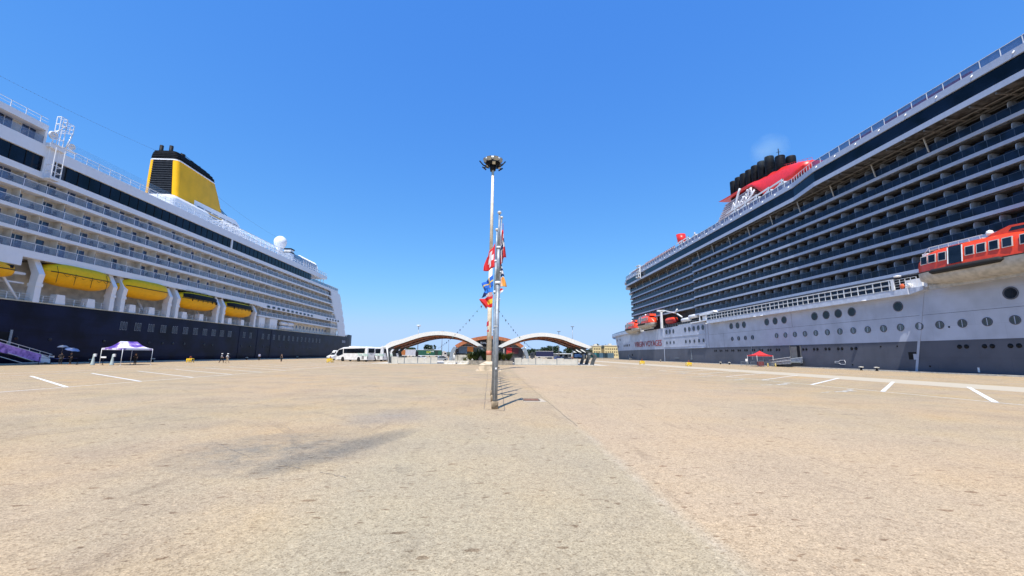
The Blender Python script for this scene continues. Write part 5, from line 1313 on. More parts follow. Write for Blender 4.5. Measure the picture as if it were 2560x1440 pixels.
# planters and plants
def blades(g, c, n, h, spread, rnd, w_=.09):
    for k in range(n):
        a = rnd.random()*2*math.pi; L = h*(.6+.5*rnd.random()); sp = spread*(.4+.8*rnd.random())
        p = [Vector(c)]
        for s in range(1, 5):
            f = s/4; p.append(Vector(c)+Vector((math.cos(a)*sp*f, math.sin(a)*sp*f, L*(f*1.25-.55*f*f*(1 if sp > .4 else .3)))))
        side = Vector((-math.sin(a), math.cos(a), 0))*w_
        vs = []
        for s, q in enumerate(p): ww = side*(1-.9*(s/4)**2); vs += [q-ww, q+ww]
        g.add(vs, [(2*s, 2*s+1, 2*s+3, 2*s+2) for s in range(4)])
LF = [mat('leaf_dark', (.020, .045, .018), .5, var=.3, scale=5), mat('leaf_mid', (.06, .10, .03), .5, var=.3, scale=5), mat('leaf_yellow', (.16, .18, .045), .5, var=.25, scale=5)]
rnd = random.Random(12)
for x0, x1, y, lab, ps_ in ((-5.1, -.7, 84.2, 'grey concrete planter left of the mast, overflowing with dark and yellow-green shrubs', 'L'), (.8, 3.7, 84.2, 'grey concrete planter right of the mast, with low palms', 'R')):
    t = thing('planter', lab, 'planter', (x0, y, 0)); g = MB(); g.prism([(y-.5, .0), (y+.9, 0), (y+1.0, .85), (y-.7, .85)], 'x', x0, x1); g.build('trough', CONC, t)
    g = MB(); g.box(x0+.1, x1-.1, y-.6, y+.9, .84, .87); g.build('soil', flat('soil', (.08, .05, .03)), t)
spots = [(-4.9, 2.3, 2, 'yellow-green spiky shrub at the left end of the left planter'), (-4.2, 3.1, 1, 'mid-green arching shrub second in the left planter'), (-3.3, 4.2, 0, 'tallest dark arching shrub in the middle of the left planter'), (-2.3, 4.0, 0, 'tall dark shrub near the mast in the left planter'), (-1.5, 3.4, 0, 'dark shrub touching the mast in the left planter'), (1.2, 3.4, 0, 'dark shrub beside the flagpole in the right planter'), (2.0, 2.4, 2, 'low yellowish shrub in the middle of the right planter'), (3.0, 3.0, 1, 'small palm with a stout trunk at the right end of the right planter')]
for x, h, m, lab in spots:
    t = thing('shrub', lab, 'shrub', (x, 84.4, .85)); g = MB()
    for q in range(3): blades(g, (x+rnd.uniform(-.3, .3), 84.3+rnd.uniform(-.3, .3), .85+q*.2*h/2), 90, h*.52, .85+.5*h/3, rnd, .05)
    g.build('leaves', LF[m], t); g = MB(); g.tube([(x, 84.4, .85), (x, 84.4, .85+h*.4)], .07, 6); g.build('stem', flat('stem', (.10, .07, .04)), t)
# low agaves further right, by the fence
for x, m, lab in ((4.6, 1, 'low spiky plant left of the right fence'), (-6.2, 2, 'low pale shrub behind the barrier')):
    t = thing('shrub', lab, 'shrub', (x, 88.5, 0)); g = MB(); blades(g, (x, 88.5, .1), 60, 1.9, .8, rnd, .06); g.build('leaves', LF[m], t)

# ================================================================= vehicles
def wheel(x, y, r, w_, par):
    g = MB(); g.lathe([(r*.55, -w_/2), (r*.92, -w_/2), (r, -w_/4), (r, w_/4), (r*.92, w_/2), (r*.55, w_/2)], (x, y, r), 16, 'y'); o = g.build('wheel', RUBBER, par)
    g = MB(); g.lathe([(r*.55, -w_*.42), (r*.2, -w_*.3), (.001, -w_*.45)], (x, y, r), 12, 'y'); g.lathe([(r*.55, w_*.42), (r*.2, w_*.3), (.001, w_*.45)], (x, y, r), 12, 'y'); g.build('rim', STEEL, o)
CW = mat('coach_white', (.78, .78, .78), .3, streak=.06)
def coach(label, loc, rz, tint=CW):
    """local x runs forward from the rear (x=0); the side facing the camera is -y"""
    t = thing('coach', label, 'coach', (0, 0, 0), 0, 'coaches parked by the left canopy')
    prof = [(0, .45), (0, 2.2), (.12, 3.3), (.45, 3.62), (6, 3.62), (9.6, 3.45), (11.2, 2.95), (12.0, 1.95), (12.2, 1.2), (12.2, .42)]
    secs = []
    for y, s in ((0, 0), (.06, .06), (.25, .14), (1.27, .15), (2.3, .14), (2.48, .06), (2.54, 0)):
        secs.append([(x, y, z if z < 3 else z-.12+s) for x, z in prof])
    g = MB(); g.loft(secs, closed=True, smooth=False, cap=True); g.build('body', tint, t)
    g = MB()
    for y in (-.02, 2.54): g.prism([(1.0, 2.05), (9.1, 2.0), (9.1, 3.1), (.85, 3.25)], 'y', y, y+.02)
    g.build('side_window', DGLASS, t)
    g = MB()
    for y in (-.022, 2.542): g.prism([(9.35, 1.75), (11.4, 1.2), (11.95, 1.7), (11.1, 2.85), (9.4, 3.05)], 'y', y, y+.02)
    g.build('cab_window', DGLASS, t)
    g = MB(); g.box(-.03, 0.02, .35, 2.2, 2.15, 3.2); g.build('rear_window', DGLASS, t)
    g = MB(); g.prism([(1.25, 1.65), (.55, 2.12), (2.0, 2.12)], 'x', -.035, -.0); g.box(-.03, .0, .5, 2.05, .95, 1.0); g.build('rear_panel', mat('p_rearpanel', (.50, .52, .54), .4), t)
    g = MB()
    for y in (.10, 2.30): g.box(-.035, 0, y, y+.14, .75, 1.55)
    g.build('rear_light', flat('rearlight', (.06, .03, .04), .3), t)
    g = MB(); g.box(1.1, 2.0, 2.54, 2.56, .62, 1.5); g.build('engine_grille', mat('p_grille', (.25, .25, .26), .6), t)
    g = MB(); g.box(5.2, 8.0, .6, 1.9, 3.55, 3.78); g.build('roof_unit', tint, t)
    g = MB(); g.tube([(11.5, 2.6, 2.6), (11.9, 2.85, 2.4)], .05, 5); g.box(11.75, 11.95, 2.8, 3.0, 1.95, 2.45); g.build('mirror', BLACK, t)
    for x in (3.1, 9.3):
        g = MB(); g.lathe([(.60, -.03), (.60, .03)], (x, 2.54, .56), 16, 'y'); g.build('wheel_arch', BLACK, t)
        wheel(x, .16, .5, .3, t); wheel(x, 2.43, .5, .3, t)
    g = MB(); g.box(.4, 11.6, .15, 2.4, .28, .5); g.build('underbody', BLACK, t)
    t.location = loc; t.rotation_euler = (0, 0, rz)
    return t
HD = R(149)
def bus_loc(u, Y):
    A = at(u, 900, Y); return (A.x+2.54*math.sin(HD), A.y-2.54*math.cos(HD), 0)
c1 = coach('nearest white coach, with pale green lettering on its side', bus_loc(917, 101.2), HD)
dvec = Vector((math.cos(HD), math.sin(HD), 0))
c1.location = bus_loc(917, 101.2)
lm = text_mesh('Tour Enjoy', .92, flat('greenletter', (.36, .60, .50)), 'lettering', None, (3.7, 2.565, 1.42), (-1, 0, 0), (0, 0, 1), depth=.004, shear=.15, bold=.01)
lm.parent = c1
c1.scale = (.92, 1, 1)
bpy.context.view_layer.update()
c2 = copy_thing(c1, bus_loc(956, 107.5), HD, 'second white coach, mostly hidden behind the nearest one')
c3 = copy_thing(c1, bus_loc(981, 115), HD, 'third white coach, seen between the left legs of the canopy')
# white van in front of the coaches
vw = at(822, 900, 117)
t = thing('van', 'small white van with a tall roof, left of the nearest coach', 'van', (0, 0, 0))
g = MB(); prof = [(-1.05, .35), (-1.1, 1.1), (-.95, 1.3), (-.85, 1.35), (-.80, 2.6), (.80, 2.6), (.85, 1.35), (.95, 1.3), (1.1, 1.1), (1.05, .35)]
g.loft([[(-1.0, 0, .4), (-1.0, 0, 1.0), (-.9, 0, 1.12), (.9, 0, 1.12), (1.0, 0, 1.0), (1.0, 0, .4)], [(-1.05, .9, .35), (-1.05, .9, 1.2), (-.95, 1.0, 1.45), (.95, 1.0, 1.45), (1.05, .9, 1.2), (1.05, .9, .35)], [(-1.05, 1.5, .35), (-1.05, 1.5, 1.4), (-.9, 1.7, 2.2), (.9, 1.7, 2.2), (1.05, 1.5, 1.4), (1.05, 1.5, .35)], [(-1.05, 2.1, .35), (-1.05, 2.1, 1.5), (-.92, 2.1, 2.75), (.92, 2.1, 2.75), (1.05, 2.1, 1.5), (1.05, 2.1, .35)], [(-1.05, 5.4, .35), (-1.05, 5.4, 1.5), (-.92, 5.4, 2.7), (.92, 5.4, 2.7), (1.05, 5.4, 1.5), (1.05, 5.4, .35)]], closed=True, cap=True, smooth=False); g.build('body', CW, t)
g = MB(); g.add([(-.86, 1.0, 1.5), (.86, 1.0, 1.5), (.80, 1.62, 2.15), (-.80, 1.62, 2.15)], [(0, 1, 2, 3)]); g.build('windscreen', DGLASS, t)
g = MB(); g.box(-.95, .95, -.06, .04, .4, .72); g.build('bumper', STEEL2, t)
for x in (-.75, .75): g = MB(); g.box(x-.18, x+.18, -.04, .02, .82, 1.0); g.build('headlight', RAILW, t)
for x in (-.9, .9):
    for y in (.9, 4.4):
        g = MB(); g.lathe([(.33, -.1), (.35, 0), (.33, .1)], (x, y, .35), 14, 'x'); g.build('wheel', RUBBER, t)
t.location = (vw.x, vw.y, 0); t.rotation_euler = (0, 0, R(-28))
# simple car
def car(label, loc, rz, paint, L=4.2):
    t = thing('car', label, 'car', (0, 0, 0))
    g = MB(); prof = [(-L/2, .3), (-L/2, .75), (-L*.44, .92), (-L*.2, .98), (-L*.1, 1.42), (L*.22, 1.46), (L*.4, 1.0), (L/2, .9), (L/2, .3)]
    low = [(x, z) for x, z in prof]
    g.loft([[(x, -.82, z) for x, z in low], [(x, -.6 if z > 1.1 else -.85, z+.02) for x, z in low], [(x, .6 if z > 1.1 else .85, z+.02) for x, z in low], [(x, .82, z) for x, z in low]], closed=True, cap=True, smooth=False); g.build('body', paint, t)
    g = MB()
    for y in (-.86, .84): g.prism([(-L*.19, .99), (-L*.1, 1.36), (L*.2, 1.40), (L*.36, 1.0)], 'y', y, y+.03)
    g.prism([(-.7, .97), (.7, .97), (.6, 1.38), (-.6, 1.38)], 'x', -L*.21, -L*.2); g.build('window', DGLASS, t)
    for x in (-L*.32, L*.32):
        for y in (-.78, .78): wheel(x, y, .32, .2, t)
    t.location = loc; t.rotation_euler = (0, 0, rz); return t
p = at(1101, 890, 124); car('silver car behind the left panel fence, in front of the green trailer', (p.x, p.y, 0), R(20), mat('silver_paint', (.42, .45, .48), .25, metal=.5))
p = at(1398, 888, 190); car('blue car parked beyond the right panel fence', (p.x, p.y, 0), R(175), flat('bluecar', (.01, .05, .30), .3), 4.8)
p = at(1414, 892, 175); car('dark blue low car right of the bright blue one beyond the right fence', (p.x, p.y, 0), R(185), flat('darkcar', (.01, .015, .05), .3), 4.6)
p = at(1049, 890, 135); car('white car half hidden by the dark totem under the left canopy', (p.x, p.y, 0), R(170), CW, 4.4)
# lorries
def lorry(label, u, Y, L, colr, rz, cab=True, capside=1, panels=(), cabcol=None):
    p = at(u, 892, Y); t = thing('lorry', label, 'lorry', (0, 0, 0))
    g = MB(); g.box(-L/2, L/2, -1.25, 1.25, 1.25, 4.0); tr = g.build('trailer_box', colr, t)
    g = MB(); g.box(-L/2-.03, L/2+.03, -1.3, 1.3, 1.05, 1.27); g.box(-L/2-.03, L/2+.03, -1.3, 1.3, 3.95, 4.08); g.build('trailer_frame', RAILW, t)
    for a, b, z0, z1, m in panels: g = MB(); g.box(a, b, -1.285, -1.25, z0, z1); g.build('painted_panel', m, tr)
    for x in (-L*.38, -L*.30, -L*.22, L*.3):
        for y in (-1.0, 1.0): wheel(x*capside, y, .5, .35, t)
    if cab:
        s = capside; g = MB(); prof = [(L/2+.6, .6), (L/2+.6, 3.5), (L/2+1.4, 3.6), (L/2+2.7, 2.9), (L/2+2.9, .6)]
        g.prism([(x*s, z) for x, z in prof], 'y', -1.2, 1.2); g.build('cab', cabcol or CW, t)
        g = MB(); a, b = (L/2+1.5)*s, (L/2+2.6)*s; g.box(a, b, -1.23, 1.23, 1.9, 2.7); g.build('cab_window', DGLASS, t)
        for y in (-1.0, 1.0): wheel((L/2+1.9)*s, y, .5, .35, t)
    t.location = (p.x, p.y, 0); t.rotation_euler = (0, 0, rz); return t
lo = lorry('green curtain-sided lorry trailer with yellow lettering, under the left canopy', 1073, 215, 12.6, mat('p_trailgreen', (.012, .085, .055), .5), 0, True, 1, [(2.9, 4.6, 1.35, 3.9, flat('darkgreen', (.01, .03, .022))), (-1.2, 0.0, 2.2, 2.35, RAILW), (.2, 2.0, 3.1, 3.3, RAILW), (1.9, 2.3, 2.9, 3.5, RAILW)], flat('cabpale', (.45, .43, .41)))
text_mesh('ALC', 1.3, flat('letteryellow', (.62, .62, .05)), 'lettering', None, (-1.4, -1.30, 2.5), (1, 0, 0), (0, 0, 1), depth=.01, bold=.02).parent = lo
lorry('white lorry trailer with an orange-brown front panel, left of the dark totem', 1022, 215, 7.5, flat('trailwhite', (.45, .46, .52)), 0, False, 1, [(-3.7, -1.6, 1.3, 3.9, flat('panelbrown', (.38, .13, .035)))])
lorry('navy blue covered lorry with a dark cab, under the right canopy', 1361, 215, 9.0, flat('trailnavy', (.008, .012, .06)), 0, True, -1, [], flat('cabdark', (.03, .035, .045)))
p = at(1042, 890, 112); t = thing('information_totem', 'tall black information totem behind the left panel fence', 'totem', (p.x, p.y, 0)); g = MB(); g.box(p.x-.35, p.x+.35, p.y-.12, p.y+.12, 0, 2.65); g.build('board', BLACK, t); g = MB(); g.box(p.x-.4, p.x+.4, p.y-.2, p.y+.2, 0, .12); g.build('foot', CONC, t)
p = at(1144, 890, 100); t = thing('traffic_sign', 'round traffic sign on a thin post left of the mast', 'traffic sign', (p.x, p.y, 0)); g = MB(); g.tube([(p.x, p.y, 0), (p.x, p.y, 2.2)], .035, 6); g.build('post', BLACK, t); g = MB(); g.lathe([(.30, -.02), (.30, .02)], (p.x, p.y, 2.35), 18, 'y'); g.build('disc', BLACK, t); g = MB(); g.lathe([(.2, -.03), (.2, -.02)], (p.x, p.y, 2.35), 16, 'y'); g.build('disc_face', STEEL, t)

# ================================================================= gazebos and things by the ship gates
def gazebo(label, A, B, C_, eave, apex, ridge, m, feet=0):
    A, B, C_ = (Vector((q.x, q.y, 0)) for q in (A, B, C_)); D = A+C_-B
    t = thing('gazebo', label, 'gazebo', tuple((A+C_)/2)); cen = (A+C_)/2
    ax = (C_-B).normalized(); r0, r1 = cen-ax*ridge/2, cen+ax*ridge/2
    up = Vector((0, 0, 1)); g = MB(); q = [P_+up*(eave+.28) for P_ in (A, B, C_, D)]; lo_ = [P_+up*eave for P_ in (A, B, C_, D)]
    a0, a1 = r0+up*apex, r1+up*apex
    # slightly sagging roof panels
    def panel(p, q_, r, s):
        n = 6; vs = []
        for j in range(n+1):
            for i in range(n+1):
                u, v = i/n, j/n; w_ = p.lerp(q_, u).lerp(s.lerp(r, u), v); w_ = w_-up*(.30*math.sin(math.pi*v)*(1-.3*v)+.10*math.sin(math.pi*u)*(1-v)); vs.append(w_)
        g.add(vs, [(j*(n+1)+i, j*(n+1)+i+1, (j+1)*(n+1)+i+1, (j+1)*(n+1)+i) for j in range(n) for i in range(n)], True)
    panel(q[0], q[1], a0, a0); panel(q[1], q[2], a1, a0); panel(q[2], q[3], a1, a1); panel(q[3], q[0], a0, a1)
    for k in range(4): g.add([lo_[k], lo_[(k+1) % 4], q[(k+1) % 4], q[k]], [(0, 1, 2, 3)])
    g.build('roof', m, t)
    for P_ in (A, B, C_, D): g = MB(); g.tube([P_, P_+up*(eave+.2)], .035, 6); g.box(P_.x-.1, P_.x+.1, P_.y-.1, P_.y+.1, 0, .03); g.build('leg', RAILW, t)
    g = MB()
    for p, q_ in ((A, B), (B, C_), (C_, D), (D, A)): g.tube([p+up*eave, q_+up*eave], .025, 5)
    g.build('frame', STEEL, t); return t
gm = bpy.data.materials.new('printed_canopy'); gm.use_nodes = True; nt_ = gm.node_tree; nn = nt_.nodes; bb = nn['Principled BSDF']; bb.inputs['Roughness'].default_value = .7
ge = nn.new('ShaderNodeNewGeometry'); n1 = nn.new('ShaderNodeTexNoise'); n1.inputs['Scale'].default_value = .62; n1.inputs['Detail'].default_value = 3; r1_ = nn.new('ShaderNodeValToRGB')
for k, (p_, c_) in enumerate([(.36, (.06, .03, .30)), (.45, (.30, .18, .50)), (.50, (.72, .72, .80)), (.58, (.74, .72, .82)), (.66, (.45, .28, .58))]):
    if k < 2: r1_.color_ramp.elements[k].position = p_; r1_.color_ramp.elements[k].color = (*c_, 1)
    else: e_ = r1_.color_ramp.elements.new(p_); e_.color = (*c_, 1)
nt_.links.new(ge.outputs['Position'], n1.inputs['Vector']); nt_.links.new(n1.outputs['Fac'], r1_.inputs['Fac']); nt_.links.new(r1_.outputs[0], bb.inputs['Base Color'])
gazebo('white and purple printed gazebo on the left quay', at(250, 900, 62.6), at(303, 900, 61.2), at(378, 900, 65.0), 2.15, 3.42, 2.2, gm)
gazebo('red pointed gazebo on the right quay by the grey gangway', at(1869, 900, 95.5), at(1893, 900, 91.5), at(1933, 900, 94.0), 2.3, 3.6, .1, flat('redcloth', (.66, .035, .04), .7))
# white bell-shaped stanchion weights
for u, Y, lab in ((233, 61.0, 'tall pale conical post left of the white and purple gazebo'), (281, 61.4, 'tall pale conical post in front of the white and purple gazebo')):
    p = at(u, 900, Y); t = thing('cone_post', lab, 'post', (p.x, p.y, 0), group='pale conical posts'); g = MB(); g.lathe([(.26, 0), (.25, .08), (.16, .7), (.11, 1.1), (.11, 1.45), (.08, 1.56), (.001, 1.58)], (p.x, p.y, 0), 14); g.build('body', mat('p_palegreen', (.42, .50, .50), .5), t)
    g = MB(); g.box(p.x+.1, p.x+.3, p.y-.1, p.y+.1, 1.2, 1.6); g.build('holder', RAILW, t)
def barrier_post(u, Y, h, lab, top=None):
    p = at(u, 900, Y); t = thing('queue_post', lab, 'queue post', (p.x, p.y, 0)); g = MB(); g.tube([(p.x, p.y, 0), (p.x, p.y, h)], .035, 6); g.lathe([(.2, 0), (.2, .03), (.05, .06)], (p.x, p.y, 0), 12); g.build('post', BLACK, t)
    if top: g = MB(); g.box(p.x-.35, p.x+.35, p.y-.05, p.y+.05, h, h+.22); g.build('sign', WHITE2, t)
barrier_post(98, 62.0, 1.05, 'thin black queue post in front of the purple gangway'); barrier_post(127, 62.4, 1.0, 'queue post carrying a small white sign at the foot of the purple gangway', True)
barrier_post(194, 62, 1.05, 'thin black queue post just right of the two people with umbrellas'); barrier_post(258, 61.5, 1.0, 'queue post with a small white plate under the left corner of the printed gazebo', True)
A = at(98, 900, 62); B = at(194, 900, 62); t = thing('queue_rope', 'dark blue queue rope strung in front of the people with umbrellas', 'rope', tuple(A)); g = MB(); g.tube([(A.x, A.y, .95), ((A.x+B.x)/2, (A.y+B.y)/2, .8), (B.x, B.y, .95)], .03, 5); g.build('rope', flat('bluerope', (.02, .04, .2)), t)
# crowd barriers near the red gazebo
for u0, u1, Y, lab in ((1852, 1870, 94, 'grey crowd barrier left of the red gazebo'), (1876, 1894, 92, 'grey crowd barrier at the left leg of the red gazebo'), (1908, 1932, 92.5, 'grey crowd barrier at the right leg of the red gazebo')):
    A, B = at(u0, 900, Y), at(u1, 900, Y+1); t = thing('crowd_barrier', lab, 'barrier', (A.x, A.y, 0), group='grey crowd barriers'); g = MB()
    for z in (.25, 1.05): g.tube([(A.x, A.y, z), (B.x, B.y, z)], .035, 5)
    for k in range(9): q = A.lerp(B, k/8); g.tube([(q.x, q.y, .25), (q.x, q.y, 1.05)], .015 if 0 < k < 8 else .035, 4)
    for q in (A, B): g.box(q.x-.25, q.x+.25, q.y-.04, q.y+.04, 0, .04); g.tube([(q.x, q.y, 0), (q.x, q.y, .3)], .03, 4)
    g.build('frame', STEEL, t)
p = at(1865, 890, 93); t = thing('notice_board', 'small white notice on a post left of the red gazebo', 'sign', (p.x, p.y, 0)); g = MB(); g.tube([(p.x, p.y, 0), (p.x+.1, p.y, 1.2)], .04, 6); g.build('post', STEEL2, t); g = MB(); g.box(p.x-.22, p.x+.25, p.y-.03, p.y+.03, 1.15, 1.7); g.build('board', WHITE2, t)
p = at(1901, 905, 90.8); t = thing('luggage_trolley', 'dark red trolley with bars under the red gazebo', 'trolley', (p.x, p.y, 0)); g = MB(); g.box(p.x-.55, p.x+.55, p.y-.3, p.y+.3, .25, 1.15); g.build('load', flat('trolleyred', (.16, .012, .015)), t)
g = MB()
for k in range(5): g.tube([(p.x-.6+k*.3, p.y-.33, .1), (p.x-.6+k*.3, p.y-.33, 1.3)], .025, 4)
g.tube([(p.x-.6, p.y-.33, 1.3), (p.x+.6, p.y-.33, 1.3)], .03, 4); g.build('cage', STEEL, t)
for u, Y, lab in ((1919, 92, 'short yellow bollard left of the white mat by the grey gangway'), (1938, 91, 'short yellow bollard right of the red gazebo, at the foot of the grey gangway')):
    p = at(u, 905, Y); t = thing('bollard', lab, 'bollard', (p.x, p.y, 0), group='short yellow bollards'); g = MB(); g.lathe([(.2, 0), (.17, .1), (.14, .75), (.001, .85)], (p.x, p.y, 0), 12); g.build('body', flat('dullyellow', (.42, .32, .10)), t)
# gangways
t = thing('gangway', 'purple panelled gangway with white handrails leading up to the navy ship', 'gangway', (-66.4, 60, 0))
y0, y1, z0, z1 = 54.0, 64.2, 3.2, .25
def gl(f): return y0+(y1-y0)*f, z0+(z1-z0)*f
g = MB(); g.prism([(y0, z0-.25), (y1, z1-.2), (y1, z1), (y0, z0)], 'x', -67.3, -65.6); g.build('walkway', STEEL, t)
pur = mat('purple_panel', (.42, .22, .56), .5, var=.3, scale=1.6, col2=(.16, .07, .30))
g = MB(); g.prism([(y0, z0-.5), (gl(.86)[0], gl(.86)[1]-.35), (gl(.86)[0], gl(.86)[1]+.75), (y0, z0+.85)], 'x', -65.62, -65.56); g.build('side_banner', pur, t)
g = MB(); g.prism([(gl(.86)[0]+.02, gl(.86)[1]-.3), (y1, z1-.1), (y1-.2, z1+.6), (gl(.86)[0]+.02, gl(.86)[1]+.7)], 'x', -65.62, -65.57); g.build('end_panel', WHITE2, t)
g = MB()
for x in (-67.3, -65.58):
    for dz in (1.15, .75): g.tube([(x, gl(.0)[0], gl(.0)[1]+dz), (x, y1, z1+dz)], .04, 5)
    for k in range(8): a, b = gl(k/7.2); g.tube([(x, a, b), (x, a, b+1.15)], .025, 4)
for a, b in (((56.5, 1.5), (60.5, .22)), ((58.5, 1.6), (61.8, .45))): g.tube([(-65.5, *a), (-65.5, *b)], .05, 5)
g.tube([(-65.5, 60.5, .22), (-65.5, 63.2, .22)], .05, 5); g.build('handrail', WHITE2, t)
t = thing('gangway', 'grey metal gangway sloping down from the open side door of the grey ship', 'gangway', (66.2, 91, 0))
g = MB(); g.prism([(88.8, 1.0), (95.6, .05), (95.6, .2), (88.8, 1.25)], 'x', 65.0, 67.6); g.build('walkway', STEEL, t)
g = MB(); g.prism([(88.2, .7), (95.2, .35), (95.2, 1.2), (88.2, 2.0)], 'x', 64.95, 65.0); g.prism([(88.2, .9), (95.2, .35), (95.2, 1.3), (88.2, 2.1)], 'x', 67.6, 67.65); g.build('side_panel', mat('scuffed_grey', (.27, .29, .32), .5, var=.18, scale=2.2), t)
g = MB()
for x in (64.93, 67.66): g.tube([(x, 88.2, 2.2), (x, 95.4, 1.45)], .05, 5); g.tube([(x, 88.2, 1.5), (x, 95.4, .85)], .04, 5)
g.build('handrail', RAILW, t)
t = thing('doormat', 'pale rubber mat at the foot of the grey gangway', 'mat', (64.5, 96.5, 0)); g = MB(); g.box(62.8, 65.6, 93.5, 96.5, .0, .06); g.build('mat', CONCL, t)
# yellow hydrant frames
def hydrant(u, v, Y, lab, s=1.0, first=[None]):
    p = at(u, v, Y)
    t = thing('hydrant_frame', lab, 'hydrant', (p.x, p.y, 0), group='yellow hydrant frames along the quays'); x, y = p.x, p.y; g = MB()
    for dx in (-.6, .6):
        for dy in (-.35, .35): g.tube([(x+dx*s, y+dy, 0), (x+dx*s, y+dy, 1.0*s)], .06, 6)
    for z in (.35, .98): 
        g.tube([(x-.6*s, y-.35, z*s), (x+.6*s, y-.35, z*s)], .06, 6); g.tube([(x-.6*s, y+.35, z*s), (x+.6*s, y+.35, z*s)], .06, 6)
        for dx in (-.6, .6): g.tube([(x+dx*s, y-.35, z*s), (x+dx*s, y+.35, z*s)], .06, 6)
    g.tube([(x-.6*s, y-.38, .1), (x+.6*s, y-.38, .9*s)], .05, 5); g.box(x-.62*s, x+.62*s, y-.38, y-.34, .6*s, .95*s); g.build('guard_frame', YSIGN, t)
    g = MB(); g.tube([(x, y, .3), (x, y, 1.5*s)], .07, 6); g.tube([(x-.3*s, y, 1.2*s), (x+.3*s, y, 1.2*s)], .07, 6); g.lathe([(.16, 0), (.16, .1)], (x, y, 1.5*s), 8); g.build('valve_pipe', flat('redpipe', (.30, .08, .04)), t)
hydrant(825, 905, 88, 'yellow hydrant frame in front of the nearest coach', .85); hydrant(1605, 905, 101, 'yellow hydrant frame near the bow of the grey ship, brightest on the right quay', .85); hydrant(1722, 912, 88, 'small pale yellow hydrant frame on the right quay beneath the portholes', .8); hydrant(475, 905, 80, 'small yellow hydrant frame on the left quay, left of the walking couple', .7)
# mooring bollards
def bol(s, y, lab): 
    t = thing('mooring_bollard', lab, 'mooring bollard', (s*65.2, y, 0), group='white-topped mooring bollards'); g = MB(); x = s*65.2
    g.lathe([(.24, 0), (.2, .1), (.14, .2), (.14, .55)], (x, y, 0), 14); g.build('stem', BLACK, t); g = MB(); g.loft([[(x-.2, y-.32, .5), (x+.2, y-.32, .5), (x+.2, y-.32, .66), (x-.2, y-.32, .66)], [(x-.18, y+.32, .5), (x+.18, y+.32, .5), (x+.18, y+.32, .68), (x-.18, y+.32, .68)]], closed=True, cap=True, smooth=False); g.lathe([(.28, .5), (.30, .6), (.2, .68), (.001, .70)], (x, y, 0), 14); g.build('cap', CONCL, t)
for s, y, lab in ((1, 68.2, 'white-topped bollard right of the bottle mark, nearer of the pair'), (1, 71.2, 'white-topped bollard right of the bottle mark, left of the pair'), (1, 99.5, 'white-topped bollard behind the red gazebo'), (1, 117, 'white-topped bollard by the pale yellow hydrant, left of the pair'), (1, 112.5, 'white-topped bollard by the pale yellow hydrant, right of the pair'), (1, 160, 'white-topped bollard midway to the bow of the grey ship'), (1, 197, 'white-topped bollard where the grey ship is moored'), (-1, 82.0, 'white-topped bollard left of the walking couple'), (-1, 70.0, 'white-topped bollard right of the printed gazebo'), (-1, 112, 'white-topped bollard behind the man in the pale shirt'), (-1, 140, 'white-topped bollard furthest along the left quay')): bol(s, y, lab)
# fenders along the left quay wall
for k, y in enumerate((84, 89, 94, 118, 122, 126, 131, 150, 156)):
    t = thing('quay_fender', 'black rubber fender between the navy hull and the quay', 'fender', (-67.4, y, 0), group='rubber fenders on the left quay'); g = MB(); g.lathe([(.2, -1.0), (.45, -.9), (.45, .9), (.2, 1.0)], (-67.35, y, -.2), 12, 'y'); g.build('roller', RUBBER, t)
    g = MB(); g.tube([(-66.9, y-.6, .2), (-67.3, y-.6, 0)], .05, 4); g.tube([(-66.9, y+.6, .2), (-67.3, y+.6, 0)], .05, 4); g.build('chain', STEEL2, t)
# mooring lines
for a, b, lab in (((73.0, 226, 5.6), (66.3, 197.4, .6), 'upper mooring rope from the bow of the grey ship to the quay'), ((72.0, 221, 5.4), (65.4, 197.2, .6), 'lower mooring rope from the bow of the grey ship to the quay'), ((-68.3, 196, 5.4), (-65.4, 140.3, .6), 'mooring rope from the stern of the navy ship')):
    t = thing('mooring_rope', lab, 'mooring rope', a, group='mooring ropes'); g = MB(); g.tube(sag(a, b, 1.0 if a[0] > 0 else 1.6, 16), .11 if a[0] > 0 else .07, 6); g.build('rope', ROPE if a[0] > 0 else BLACK, t)

